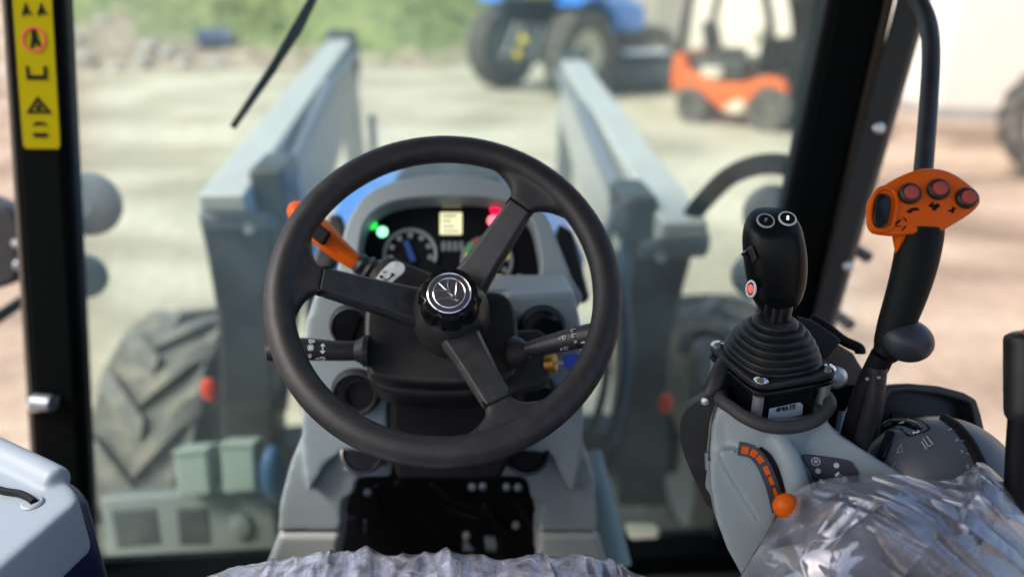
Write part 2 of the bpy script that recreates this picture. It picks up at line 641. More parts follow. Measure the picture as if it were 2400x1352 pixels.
def bank_mat():
    m = bpy.data.materials.new('bank_soil_grass')
    m.use_nodes = True
    n, l = m.node_tree.nodes, m.node_tree.links
    p = n['Principled BSDF']
    p.inputs['Roughness'].default_value = 0.95
    tc = n.new('ShaderNodeTexCoord')
    n1 = n.new('ShaderNodeTexNoise')
    n1.inputs['Scale'].default_value = 0.55
    n1.inputs['Detail'].default_value = 6
    l.new(tc.outputs['Object'], n1.inputs['Vector'])
    n3 = n.new('ShaderNodeTexNoise')
    n3.inputs['Scale'].default_value = 3.0
    n3.inputs['Detail'].default_value = 6
    l.new(tc.outputs['Object'], n3.inputs['Vector'])
    soil = n.new('ShaderNodeValToRGB')
    e = soil.color_ramp.elements
    e[0].position, e[0].color = 0.3, (0.15, 0.12, 0.085, 1)
    e[1].position, e[1].color = 0.7, (0.46, 0.40, 0.31, 1)
    l.new(n3.outputs['Fac'], soil.inputs['Fac'])
    grass = n.new('ShaderNodeValToRGB')
    e = grass.color_ramp.elements
    e[0].position, e[0].color = 0.3, (0.10, 0.14, 0.06, 1)
    e[1].position, e[1].color = 0.75, (0.30, 0.35, 0.14, 1)
    l.new(n3.outputs['Fac'], grass.inputs['Fac'])
    sx = n.new('ShaderNodeSeparateXYZ')
    l.new(tc.outputs['Object'], sx.inputs[0])
    mr = n.new('ShaderNodeMapRange')          # meadow grows on the middle of the bank, soil shows on either side
    mr.inputs['From Min'].default_value = -11.0
    mr.inputs['From Max'].default_value = -3.0
    l.new(sx.outputs['X'], mr.inputs['Value'])
    mr2 = n.new('ShaderNodeMapRange')
    mr2.inputs['From Min'].default_value = 3.0
    mr2.inputs['From Max'].default_value = 5.0
    mr2.inputs['To Min'].default_value = 1.0
    mr2.inputs['To Max'].default_value = 0.0
    l.new(sx.outputs['X'], mr2.inputs['Value'])
    mu = n.new('ShaderNodeMath')
    mu.operation = 'MULTIPLY'
    l.new(mr.outputs[0], mu.inputs[0])
    l.new(mr2.outputs[0], mu.inputs[1])
    ad = n.new('ShaderNodeMath')
    ad.operation = 'MULTIPLY_ADD'
    ad.inputs[1].default_value = 0.55
    l.new(mu.outputs[0], ad.inputs[0])
    l.new(n1.outputs['Fac'], ad.inputs[2])
    mz = n.new('ShaderNodeMapRange')           # bare soil along the foot of the bank
    mz.inputs['From Min'].default_value = 0.15
    mz.inputs['From Max'].default_value = 0.75
    mz.inputs['To Min'].default_value = -0.45
    mz.inputs['To Max'].default_value = 0.0
    l.new(sx.outputs['Z'], mz.inputs['Value'])
    az = n.new('ShaderNodeMath')
    l.new(ad.outputs[0], az.inputs[0])
    l.new(mz.outputs[0], az.inputs[1])
    rp = n.new('ShaderNodeValToRGB')
    rp.color_ramp.elements[0].position = 0.60
    rp.color_ramp.elements[1].position = 0.74
    l.new(az.outputs[0], rp.inputs['Fac'])
    mx = n.new('ShaderNodeMix')
    mx.data_type = 'RGBA'
    l.new(rp.outputs['Color'], mx.inputs['Factor'])
    l.new(soil.outputs['Color'], mx.inputs['A'])
    l.new(grass.outputs['Color'], mx.inputs['B'])
    l.new(mx.outputs['Result'], p.inputs['Base Color'])
    bp = n.new('ShaderNodeBump')
    bp.inputs['Strength'].default_value = 0.8
    bp.inputs['Distance'].default_value = 0.15
    l.new(n3.outputs['Fac'], bp.inputs['Height'])
    l.new(bp.outputs['Normal'], p.inputs['Normal'])
    return m


M_SAND, M_BANK = ground_mat(), bank_mat()


def sheet(nu, nv, fn):
    v = [V(fn(i / nu, j / nv)) for j in range(nv + 1) for i in range(nu + 1)]
    f = [(j * (nu + 1) + i, j * (nu + 1) + i + 1, (j + 1) * (nu + 1) + i + 1, (j + 1) * (nu + 1) + i) for j in range(nv) for i in range(nu)]
    return v, f


def gz(x, y):
    a = max(0.0, min(1.0, (math.hypot(x, y - 2) - 5) / 4))
    return a * 0.035 * noise.noise(V((x * 0.5, y * 0.5, 0))) - 0.02 * a


g = put('ground', sheet(120, 120, lambda u, v: (
    (lambda x, y: (x, y, gz(x, y)))((u - 0.5) * 60, -12 + v * 60))), M_SAND)
tag(g, 'sandy tan yard ground with darker wheel tracks', 'ground', kind='structure')
g2 = put('terrain', sheet(8, 8, lambda u, v: ((u - 0.5) * 600, (v - 0.5) * 600, -0.12)), M_SAND)
tag(g2, 'distant sandy ground reaching to the horizon', 'ground', kind='structure')


def bank_h(x, y):
    foot = 18.9 + 0.09 * x + 0.8 * noise.noise(V((x * 0.25, 3, 0)))
    t = max(0.0, min(1.0, (y - foot) / 8.0))
    h = 3.6 * (t * t * (3 - 2 * t)) * 1.0
    return h + (0.35 * noise.fractal(V((x * 0.45, y * 0.45, 1)), 1, 2, 4) * min(1, t * 6)) - 0.06


bk = put('bank', sheet(140, 50, lambda u, v: (
    (lambda x, y: (x, y, bank_h(x, y)))(-32 + u * 60, 15.5 + v * 20))), M_BANK)
tag(bk, 'rough earth bank with rubble and patches of grass', 'bank', kind='structure')


def grass_tuft():
    v, f = [], []
    rnd = random.Random(3)
    for k in range(7500):
        x = rnd.uniform(-13, 3.5)
        y = rnd.uniform(19.0, 28)
        if noise.noise(V((x * 0.45, y * 0.45, 5))) < 0.10 - 0.065 * (x + 4.5):
            continue
        z = bank_h(x, y)
        if z < rnd.uniform(.3, .8):
            continue
        h = rnd.uniform(0.12, 0.4)
        a = rnd.uniform(0, 6.28)
        w = rnd.uniform(0.03, 0.07)
        dx, dy = math.cos(a) * w, math.sin(a) * w
        lx, ly = rnd.uniform(-0.12, 0.12), rnd.uniform(-0.12, 0.12)
        o = len(v)
        v += [V((x - dx, y - dy, z - 0.03)), V((x + dx, y + dy, z - 0.03)), V((x + lx, y + ly, z + h))]
        f.append((o, o + 1, o + 2))
    return v, f


M_GRASS = mat('grass_blades', (0.24, 0.29, 0.11), 0.8, var=0.5, scale=1.2)
tag(put('grass', grass_tuft(), M_GRASS), 'bright green grass growing on the bank', 'grass', kind='stuff')


def rock(seed, r):
    rnd = random.Random(seed)
    bm = bmesh.new()
    bmesh.ops.create_icosphere(bm, subdivisions=2, radius=r)
    for vv in bm.verts:
        vv.co *= 1 + 0.35 * noise.noise(vv.co * (2.2 / r) + V((seed, 0, 0)))
        vv.co.z *= 0.7
    vf = ([vv.co.copy() for vv in bm.verts], [tuple(x.index for x in ff.verts) for ff in bm.faces])
    bm.free()
    return vf


def bank_at(px, py):
    """Where the view ray meets the bank or the yard."""
    r = ray(px, py)
    t = 6.0
    while t < 40:
        p = CAM + r * t
        if p.z <= (bank_h(p.x, p.y) if p.y > 15.6 else 0):
            return p
        t += 0.05
    return CAM + r * 30


STONE_LABELS = ['pale rubble lump in the middle of the bank, left of the blue drum', 'pale rubble lump low on the bank nearest the left pillar',
                'pale rubble lump at the bank foot, below the middle lump', 'pale rubble lump highest on the bank, right of the left pillar',
                'pale rubble lump close to the left end of the blue drum', 'lowest rubble lump where the bank meets the sandy yard',
                'pale rubble lump below and left of the blue drum', 'pale rubble lump straight below the blue drum', 'pale rubble lump halfway up the bank touching the left pillar']
for i, (px, py, s) in enumerate([(348, 112, .22), (202, 140, .24), (333, 148, .24), (240, 50, .22), (395, 125, .22), (270, 165, .2), (430, 150, .2), (505, 150, .24), (180, 90, .2)]):
    p = bank_at(px, py)
    st = put('stone', rock(i, s), M_STONE, M=Matrix.Translation(p))
    tag(st, STONE_LABELS[i], 'stone', 'rubble lumps on the bank')
p = bank_at(508, 112)
dr = thing('oil_drum', p, 'dark blue drum lying on the rubble bank left of the wiper', 'drum')
Md = frame(p + V((0, 0, 0.2)), V((1, 0.15, 0)))
put('barrel', lathe([(0.0, -.42), (.26, -.42), (.27, -.40), (.26, -.38), (.26, -.14), (.275, -.13), (.26, -.12), (.26, .12), (.275, .13), (.26, .14), (.26, .38), (.27, .40), (.26, .42), (0.0, .42)], Md, 28), M_DRUM, dr)
put('bung', lathe([(0.0, 0), (.03, 0), (.03, .02), (0, .02)], frame(p + V((0, 0, 0.2)) + (Md.to_3x3() @ V((0.12, 0, 0.415))), V((1, 0.15, 0)))), M_STEEL, dr)

# ---- white building on the right
bd = thing('white_building', (12, 14, 0), 'plain white rendered building wall behind the orange forklift', 'building')
B0, B1, B2, B3 = V((7.55, 11.75, 0)), V((24, 8.0, 0)), V((26, 19, 0)), V((5.9, 20.6, 0))
put('wall', prism([B0 + V((0, 0, -.3)), B1 + V((0, 0, -.3)), B2 + V((0, 0, -.3)), B3 + V((0, 0, -.3))], V((0, 0, 5.6))), M_WALL, bd)
put('plinth', prism([p + (p - V((14, 14, 0))).normalized() * .06 + V((0, 0, -.2)) for p in (B0, B1, B2, B3)], V((0, 0, .42))), M_CONC, bd)
put('corner_pillar', box((0, 0, 2.4), (1.1, .6, 5.2), Matrix.Translation(B3 + V((-.3, -.1, 0)))), M_CONC, bd)
put('roof', prism([p + (p - V((14, 14, 0))).normalized() * .4 + V((0, 0, 5.3)) for p in (B0, B1, B2, B3)], V((0, 0, .18))), M_CONC, bd)


# ------------------------------------------------------------------ wheels with lugs (far and near machines)
def wheel_parts(parent, name, c, axis, rad, wid, rim_r, lugs, lug_h, m_t, m_r, rimside=1):
    axis = V(axis).normalized()
    Mx = frame(c, axis)
    w = wid / 2
    pr = [(rim_r, -w * .8), (rim_r + .04, -w * .95), (rad * .86, -w), (rad * .955, -w * .88), (rad - lug_h * .9, -w * .55), (rad - lug_h * .6, 0), (rad - lug_h * .9, w * .55), (rad * .955, w * .88), (rad * .86, w), (rim_r + .04, w * .95), (rim_r, w * .8)]
    rings = []
    n = 48
    for r_, h_ in pr:
        rings.append([Mx @ V((r_ * math.cos(2 * math.pi * k / n), r_ * math.sin(2 * math.pi * k / n), h_)) for k in range(n)])
    ty = put('tyre', loft(rings, False, True), m_t, parent)
    # one lug, shared mesh, turned round the axle
    def lug(side):
        p = []
        for t in range(5):
            s = t / 4
            zz = side * (w * 1.0 * s - 0.01)
            ang = 0.62 * (lug_h * 0 + wid) / rad * s * 0.95
            rr = rad - (0.0 if s < .75 else (s - .75) * 4 * lug_h * .75)
            th = 0.035 / rad * (1 + .35 * s) * (rad / .6) ** .3
            bot = rad - lug_h * 1.35 - (0 if s < .75 else (s - .75) * 4 * .05)
            ring = []
            for da, q in ((-th * 1.35, bot), (-th, rr), (th, rr), (th * 1.35, bot)):
                ring.append(V((q * math.cos(ang + da), q * math.sin(ang + da), zz)))
            p.append(ring)
        return loft(p)
    for side in (1, -1):
        me = None
        off = 0 if side == 1 else math.pi / lugs
        for k in range(lugs):
            Mr = Mx @ Matrix.Rotation(2 * math.pi * k / lugs + off, 4, 'Z')
            if me is None:
                o = put('lug', lug(side), m_t, ty, M=Mr)
                me = o.data
            else:
                put_mesh('lug', me, ty, M=Mr)
    put('rim', lathe([(.0, w * .25), (rim_r * .3, w * .3), (rim_r * .35, w * .15), (rim_r * .75, w * .05), (rim_r * .92, w * .5), (rim_r + .02, w * .82), (rim_r + .02, -w * .82), (rim_r * .92, -w * .5), (rim_r * .7, -w * .05), (rim_r * .3, -w * .15), (0, -w * .2)], Mx, 36), m_r, parent)
    put('hub_cap', lathe([(0, w * .62), (rim_r * .2, w * .58), (rim_r * .28, w * .4), (rim_r * .28, 0), (0, 0)], Mx, 20), M_TOWER, parent)


# ------------------------------------------------------------------ blue tractor in the yard
RL, RR_ = V((0.92, 15.8, 0)), V((2.22, 14.3, 0))
ax = (RR_ - RL).normalized()
hd = V((-ax.y, ax.x, 0))
tc0 = (RL + RR_) / 2
bt = thing('blue_tractor', tc0, 'blue farm tractor with big dusty tyres parked in the yard', 'tractor')
wheel_parts(bt, 'wheel', RL + V((0, 0, .78)), -ax, .80, .50, .42, 18, .05, M_TYRED, M_RIM)
wheel_parts(bt, 'wheel', RR_ + V((0, 0, .78)), ax, .80, .50, .42, 18, .05, M_TYRED, M_RIM)
wheel_parts(bt, 'wheel', tc0 + hd * 2.45 - ax * .85 + V((0, 0, .56)), -ax, .57, .40, .30, 16, .04, M_TYRED, M_RIM)
wheel_parts(bt, 'wheel', tc0 + hd * 2.45 + ax * .85 + V((0, 0, .56)), ax, .57, .40, .30, 16, .04, M_TYRED, M_RIM)
TB = Matrix((ax, hd, V((0, 0, 1)))).transposed().to_4x4()
TB.translation = tc0
put('chassis', join(box((0, 1.2, .85), (.55, 3.1, .55)), box((0, 0, .78), (1.6, .34, .34))) if False else xform(box((0, 1.2, .85), (.55, 3.1, .55)), TB), M_TOWER, bt, bevel=.04)
put('rear_axle', xform(box((0, 0, .78), (1.66, .36, .36)), TB), M_TOWER, bt, bevel=.06)
put('front_axle', xform(box((0, 2.45, .56), (1.5, .2, .2)), TB), M_TOWER, bt, bevel=.03)
hp = [V((-.36, .9, 1.05)), V((-.36, .9, 1.62)), V((-.25, .9, 1.74)), V((.25, .9, 1.74)), V((.36, .9, 1.62)), V((.36, .9, 1.05))]
put('bonnet', xform(loft([hp, [p + V((0, 1.3, -.05)) for p in hp], [V((p.x * .8, p.y + 2.0, p.z * .85 + .05)) for p in hp]]), TB), M_HOOD, bt, bevel=.04)
for s in (-1, 1):
    a = [V((s * 1.0, .85 * math.cos(t), .80 + .90 * math.sin(t))) for t in [math.pi * (0.15 + .50 * k / 12) for k in range(13)]]
    sec = []
    for p in a:
        q = V((0, p.y, p.z - .8)).normalized()
        sec.append([p + V((-.30, 0, 0)), p + V((.30, 0, 0)), p + V((.30, 0, 0)) + q * .05, p + V((-.30, 0, 0)) + q * .05])
    put('fender', xform(loft(sec), TB), M_HOOD, bt, bevel=.02)
for sx in (-.62, .62):
    for sy in (-.25, 1.05):
        put('pillar', xform(tube([V((sx, sy, 1.4)), V((sx * .95, sy * .95, 2.6))], .05, 8), TB), M_PIL, bt)
put('roof', xform(box((0, .38, 2.68), (1.45, 1.6, .18)), TB), M_HOOD, bt, bevel=.08)
put('cab_body', xform(box((0, .42, 1.30), (1.15, 1.35, .75)), TB), M_PIL, bt, bevel=.05)
for s in (-.32, .32):
    put('lift_arm', xform(tube([V((s, -.15, .75)), V((s * 1.2, -.95, .55))], .05, 8), TB), M_TOWER, bt)
    put('lift_rod', xform(tube([V((s, -.30, 1.25)), V((s * 1.15, -.62, .62))], .03, 8), TB), M_CYL, bt)
put('hitch_block', xform(box((0, -.28, 1.0), (.42, .25, .5)), TB), M_TOWER, bt, bevel=.03)
put('coupling', xform(ellipsoid((0.02, -.47, .98), .10, .06, .08), TB), M_GY, bt)
put('coupling', xform(ellipsoid((-.12, -.47, .72), .09, .06, .07), TB), M_GY, bt)

fi = thing('mounted_implement', G(1050, 120), 'dark implement standing just left of the blue tractor', 'implement')
pI = G(1052, 128)
put('beam', join(box((0, 0, .75), (1.0, .3, .28), Matrix.Translation(pI))), M_TOWER, fi, bevel=.08)
for s in (-.35, .0, .35):
    put('tine', tube([pI + V((s, 0, .65)), pI + V((s - .02, .1, .3)), pI + V((s - .05, -.05, .0))], .05, 8), M_TOWER, fi)

bp_ = G(1500, 214)
bu = thing('loader_bucket', bp_, 'dark steel bucket with a pale upper lip beside the blue tractor', 'bucket')
Mb = Matrix.Translation(bp_) @ Matrix.Rotation(R(8), 4, 'Z')
prof = [V((0, -.38, .04)), V((0, .15, 0)), V((0, .40, .16)), V((0, .46, .42)), V((0, .34, .66)), V((0, -.02, .72)), V((0, -.30, .55)), V((0, -.46, .25))]
put('shell', xform(prism([p + V((-.5, 0, 0)) for p in prof], V((1.0, 0, 0))), Mb), M_TOWER, bu, bevel=.03)
put('lip', xform(box((0, -.05, .735), (.92, .50, .05)), Mb), M_PGREY, bu, bevel=.015)
put('side_plate', xform(prism([p * 1.04 + V((-.53, 0, 0)) for p in prof], V((.03, 0, 0))), Mb), M_TOWER, bu)
put('side_plate', xform(prism([p * 1.04 + V((.50, 0, 0)) for p in prof], V((.03, 0, 0))), Mb), M_TOWER, bu)

# ------------------------------------------------------------------ forklift
f0, f1 = V((3.66, 11.95, 0)), V((4.60, 11.10, 0))
fd = (f1 - f0).normalized()
fs = V((fd.y, -fd.x, 0))           # side towards the viewer's right-hand
if fs.dot(CAM - f0) < 0:
    fs = -fs
FK = Matrix((fd, -fs, V((0, 0, 1)))).transposed().to_4x4()
FK.translation = f0
fk = thing('forklift', f0, 'orange forklift truck with black seat and mast in the yard', 'forklift')
# local: x forward, y away from the viewer, z up; near side y=0
side = [(-.34, .42), (-.38, .72), (-.34, 1.02), (-.22, 1.04), (-.12, .80), (.10, .70), (.42, .62), (.80, .64), (1.00, .74), (1.20, .79), (1.44, .68), (1.47, .58), (1.42, .57), (1.33, .62), (1.18, .66), (1.02, .58), (.92, .40), (.86, .22), (.60, .18), (.32, .34), (.12, .50), (-.10, .52), (-.26, .48)]
put('body', xform(prism([V((x, -.08, z)) for x, z in side], V((0, 1.10, 0))), FK), M_FORK, fk, bevel=.03)
put('side_step', xform(prism([V((x, -.10, z)) for x, z in [(.52, .26), (.66, .21), (.84, .24), (.88, .38), (.74, .42)]], V((0, .03, 0))), FK), M_CREAM, fk, bevel=.01)
put('engine_cover', xform(box((.30, .45, .80), (.85, .80, .34)), FK), M_TOWER, fk, bevel=.05)
put('side_panel', xform(box((.26, -.0, .76), (.34, .10, .16)), FK), M_CREAM, fk, bevel=.03)
put('seat_base', xform(box((.28, .42, 1.02), (.50, .48, .14)), FK), M_BLK, fk, bevel=.05)
put('seat_back', xform(loft([[V((.02, .18, 1.05)), V((.14, .18, 1.05)), V((.14, .66, 1.05)), V((.02, .66, 1.05))], [V((-.10, .20, 1.46)), V((.0, .20, 1.48)), V((.0, .64, 1.48)), V((-.10, .64, 1.46))]]), FK), M_BLK, fk, bevel=.04)
put('dash', xform(box((1.08, .42, 1.02), (.26, .85, .50)), FK), M_PIL, fk, bevel=.05)
put('steering_wheel', xform(ringtube([V((.80 + .15 * math.cos(a) * .6, .42 + .15 * math.sin(a), 1.30 + .15 * math.cos(a) * .8)) for a in [2 * math.pi * k / 24 for k in range(24)]], .018, 8, V((1, 0, -.6))), FK), M_BLK, fk)
put('steering_post', xform(tube([V((1.02, .42, 1.15)), V((.80, .42, 1.30))], .03, 8), FK), M_BLK, fk)
for x0, x1, yy in ((-.30, -.12, -.02), (-.30, -.12, .96), (1.22, .88, -.02), (1.22, .88, .96)):
    put('guard_post', xform(tube([V((x0, yy, .95)), V((x0 * .5 + x1 * .5, yy, 1.6)), V((x1, yy, 2.1))], .062, 8), FK), M_PIL, fk)
put('guard_roof', xform(box((.40, .47, 2.13), (1.15, 1.1, .08)), FK), M_PIL, fk, bevel=.02)
for yy in (.12, .78):
    put('mast_rail', xform(box((1.52, yy, 1.12), (.30, .17, 2.1)), FK), M_PIL, fk, bevel=.01)
for zz in (.95, 1.75):
    put('mast_beam', xform(box((1.52, .45, zz), (.12, .70, .12)), FK), M_PIL, fk, bevel=.01)
put('mast_cylinder', xform(tube([V((1.50, .45, .2)), V((1.50, .45, 2.1))], .08, 10), FK), M_CYL, fk)
put('carriage', xform(box((1.76, .45, .45), (.06, .95, .42)), FK), M_TOWER, fk, bevel=.01)
for yy in (.2, .7):
    put('fork', xform(prism([V((1.80, yy, .7)), V((1.84, yy, .7)), V((1.84, yy, .1)), V((2.85, yy, .07)), V((2.85, yy, .05)), V((1.80, yy, .05))], V((0, .1, 0))), FK), M_TOWER, fk)
put('beacon', xform(loft([[V((-.26 + .05 * math.cos(a) * s, .02 + .05 * math.sin(a) * s, z)) for a in [2 * math.pi * k / 14 for k in range(14)]] for s, z in ((.7, 1.12), (1.0, 1.18), (1.0, 1.36), (.6, 1.44))]), FK), M_HIVIS, fk)
for (x, r_) in ((0.0, .27), (1.22, .33)):
    for y_, sgn in ((.02, -1), (.92, 1)):
        c = FK @ V((x, y_, r_ - .01))
        a_ = FK.to_3x3() @ V((0, sgn, 0))
        w = .11
        Mx = frame(c, a_)
        wh = put('wheel', lathe([(r_ * .5, -w), (r_ * .92, -w), (r_, -w * .7), (r_, w * .7), (r_ * .92, w), (r_ * .55, w), (r_ * .5, w * .7)], Mx, 32), M_TYRED, fk)
        put('rim', lathe([(0, w * .35), (r_ * .2, w * .5), (r_ * .28, w * .2), (r_ * .46, w * .25), (r_ * .53, w * .75), (r_ * .53, -w * .8), (0, -w * .8)], Mx, 28), M_TOWER, wh)

# ------------------------------------------------------------------ lugged wheel at the right edge
pw = G(2465, 418)
tw = thing('farm_trailer', pw, 'parked trailer whose lugged tyre shows at the right edge', 'trailer')
wheel_parts(tw, 'wheel', pw + V((0, 0, .68)), V((-.45, -.9, 0)), .68, .40, .42, 16, .06, M_TYRED, M_RIM)
MT = Matrix.Translation(pw) @ Matrix.Rotation(R(-27), 4, 'Z')
put('axle', xform(box((.0, 1.0, .68), (.14, 2.0, .14)), MT), M_TOWER, tw, bevel=.02)
put('bed', xform(box((1.9, 1.0, 1.05), (3.4, 1.6, .14)), MT), M_TOWER, tw, bevel=.02)

# ================================================================== THE TRACTOR WE SIT IN: outside
CX = -0.03
th = thing('tractor_front', (CX, 2.4, 0), 'blue tractor bonnet with black grille and lugged front tyres ahead of the glass', 'tractor')


def hood_ring(y, w, zt, zb):
    pts = [(-1, 0), (-1, .55), (-.94, .82), (-.75, .95), (-.40, 1.0), (0, 1.01), (.40, 1.0), (.75, .95), (.94, .82), (1, .55), (1, 0)]
    return [V((CX + a * w, y, zb + (zt - zb) * b)) for a, b in pts]


def hood_z(y):
    ks = ((1.52, 1.79), (2.0, 1.75), (2.8, 1.645), (3.3, 1.50), (3.45, 1.40))
    for (a, za), (b, zb) in zip(ks, ks[1:]):
        if y <= b:
            return za + (zb - za) * (y - a) / (b - a)
    return 1.40


put('bonnet_shell', loft([hood_ring(y, w, hood_z(y), hood_z(y) - .16) for y, w in ((1.52, .29), (2.0, .31), (2.8, .33), (3.3, .32), (3.45, .28))]), M_HOOD, th, bevel=.01)
gr = [hood_ring(y, .33, hood_z(y) + .006, 1.0)[4:7] for y in (1.62, 2.0, 2.8, 3.3)]
gp = put('grille_panel', loft([[r[0] + V((-.02, 0, -.03)), r[0] + V((-.02, 0, .004)), r[1] + V((0, 0, .006)), r[2] + V((.02, 0, .004)), r[2] + V((.02, 0, -.03))] for r in gr]), M_GRILLE, th, bevel=.004)
for k in range(12):
    y = 2.0 + k * .11
    put('grille_bar', box((CX, y, hood_z(y) + .017), (.27, .035, .012)), M_TOWER, gp, bevel=.003)
put('engine_cover', loft([hood_ring(y, w, hood_z(y) - .165, .9) for y, w in ((1.54, .27), (2.0, .29), (2.8, .31), (3.3, .30), (3.42, .26))]), M_TOWER, th, bevel=.01)
for s in (-1, 1):
    put('side_vent', box((CX + s * .312, 2.45, 1.33), (.012, .55, .26)), M_GRILLE, th, bevel=.004)
put('engine_block', box((CX, 2.4, .80), (.46, 1.7, .42)), M_TOWER, th, bevel=.03)

# ---- front loader
fl = thing('front_loader', (CX, 2.1, 0.6), 'grey front loader arms on dark towers either side of the bonnet', 'loader')
AX = .605
PT = Plane((0, 2.05, 1.5), 0)
tow_l = [(470, 446), (500, 428), (590, 430), (636, 470), (640, 600), (642, 1150), (522, 1150), (510, 760), (484, 610), (463, 510)]
tow_r = [(1500, 486), (1560, 478), (1606, 488), (1640, 524), (1620, 620), (1590, 730), (1572, 820), (1560, 1190), (1448, 1190), (1472, 760), (1488, 580)]
for o_ in (tow_l, tow_r):
    put('tower', prism(PT.many(o_), V((0, .20, 0))), M_TOWER, fl, bevel=.015)
for sgn, xa, p0, p1 in ((-1, None, (528, 436), (796, 92)), (1, None, (1590, 500), (1342, 140))):
    a = W(*p0, 2.03)
    b = W(*p1, 3.95)
    xm = (a.x + b.x) / 2
    a.x = xm * .4 + a.x * .6
    wv = .062
    d = (b - a).normalized()
    nrm = V((1, 0, 0)).cross(d).normalized()
    sect = lambda p, h, w_: [p + V((-w_, 0, 0)), p + V((w_, 0, 0)), p + V((w_, 0, 0)) - nrm * h, p + V((-w_, 0, 0)) - nrm * h]
    ar = put('arm', loft([sect(a - d * .06, .050, wv), sect(a + d * .15, .16, wv), sect(a + d * .5, .34, wv * .98), sect(a + d * 1.3, .42, wv * .98), sect(b, .30, wv)]), M_LOAD, fl, bevel=.012)
    put('knee_plate', xform(prism([V((0, -.02, .03)), V((0, .08, .06)), V((0, .18, .0)), V((0, .18, -.16)), V((0, .06, -.2)), V((0, -.04, -.1))], V((.15, 0, 0))), Matrix.Translation(b + V((-.075, 0, -.02)))), M_TOWER, fl, bevel=.02)
    low = V((b.x, b.y + .45, .45))
    put('lower_arm', loft([[b + V((-.05, .02, -.05)), b + V((.05, .02, -.05)), b + V((.05, .20, -.10)), b + V((-.05, .20, -.10))], [low + V((-.05, -.07, 0)), low + V((.05, -.07, 0)), low + V((.05, .07, 0)), low + V((-.05, .07, 0))]]), M_LOAD, fl, bevel=.012)
    cx_ = a.x - sgn * .015
    put('lift_cylinder', tube([V((cx_, 2.12, 1.02)), V((cx_, 2.75, 1.36))], .042, 14), M_TOWER, fl)
    put('lift_rod', tube([V((cx_, 2.75, 1.36)), V((cx_, 3.35, 1.69))], .024, 12), M_CYL, fl)
    put('tilt_cylinder', tube([a + V((-sgn * .09, .25, -.06)), a + d * 1.2 + V((-sgn * .09, 0, -.02))], .030, 12), M_CYL, fl)
    put('tilt_rod', tube([a + d * 1.2 + V((-sgn * .09, 0, -.02)), b + V((-sgn * .09, 0, -.06))], .016, 12), M_CYL, fl)
    put('pivot_pin', lathe([(0, .10), (.035, .10), (.045, .09), (.045, -.09), (0, -.09)], frame(a + V((0, .06, -.10)), V((1, 0, 0))), 20), M_CYL, fl)
    put('hydraulic_pipe', tube(cr([a + V((-sgn * .10, .1, .02)), a + V((-sgn * .13, .05, -.18)), a + V((-sgn * .11, .02, -.45)), a + V((-sgn * .13, .06, -.75))], 6, False), .018, 10), M_DRUM, fl)
    put('hydraulic_pipe', tube(cr([a + V((-sgn * .15, .12, -.02)), a + V((-sgn * .18, .1, -.2)), a + V((-sgn * .16, .06, -.5)), a + V((-sgn * .19, .1, -.75))], 6, False), .015, 10), M_CYL, fl)
    kb = put('pivot_bracket', box((a.x - sgn * .10, a.y + .12, a.z - .03), (.10, .2, .14)), M_TOWER, fl, bevel=.02)
    put('bolt', lathe([(0, .012), (.014, .012), (.014, 0), (0, 0)], frame(a + V((-sgn * .06, -.06, -.10)), V((0, -1, .1))), 12), M_STEEL, fl)
put('cross_tube', tube([V((CX - .6, 4.2, .85)), V((CX + .6, 4.2, .85))], .06, 14), M_TOWER, fl)
put('level_rod', tube([W(872, 270, 3.7), W(876, 370, 3.7)], .018, 8), M_CYL, fl)
put('side_light', ellipsoid(W(491, 914, 1.98), .022, .012, .036), M_REFL, fl)
put('side_light', ellipsoid(W(1560, 945, 1.98), .018, .012, .030), M_REFL, fl)

for s in (-1, 1):
    wheel_parts(th, 'wheel', V((CX + s * .985, 2.50, .56)), V((s, 0, 0)), .58, .36, .32, 16, .045, M_TYRE, M_LOAD)
put('front_axle', box((CX, 2.50, .56), (1.7, .18, .2)), M_TOWER, th, bevel=.03)

# ---- work lamps outside the front pillars
lamps = [(205, 480, 74, 'upper round work lamp outside the left windshield pillar'), (196, 648, 52, 'lower round work lamp outside the left windshield pillar'),
         (1810, 500, 66, 'upper round work lamp outside the right windshield pillar'), (1772, 645, 56, 'lower round work lamp outside the right windshield pillar')]
M_LAMPG = mat('lamp_housing', (0.16, 0.19, 0.21), 0.4)
for px, py, rp, lab in lamps:
    d = 1.95
    c = W(px, py, d)
    r_ = rp / FPX * d
    s = -1 if px < 1000 else 1
    wl_ = thing('work_lamp', c, lab, 'lamp', 'work lamps outside the cab')
    Ml = frame(c, V((0, 1, -.15)))
    put('housing', lathe([(0, -r_ * .52), (r_ * .40, -r_ * .50), (r_ * .44, -r_ * .42), (r_ * .62, -r_ * .42), (r_ * .64, -r_ * .34), (r_ * .80, -r_ * .34), (r_ * .82, -r_ * .24), (r_ * .94, -r_ * .22), (r_, -r_ * .05), (r_, r_ * .25), (r_ * .93, r_ * .35), (0, r_ * .35)], Ml, 28), M_LAMPG, wl_)
    put('lens', lathe([(0, r_ * .42), (r_ * .6, r_ * .40), (r_ * .88, r_ * .33), (r_ * .88, r_ * .30), (0, r_ * .30)], Ml, 28), M_CLEAR, wl_)
    put('bracket', tube([c + V((0, -.02, 0)), c + V((s * .10, -.03, -.02)), c + V((s * .16, -.2, -.05))], .014, 8), M_TOWER, wl_)

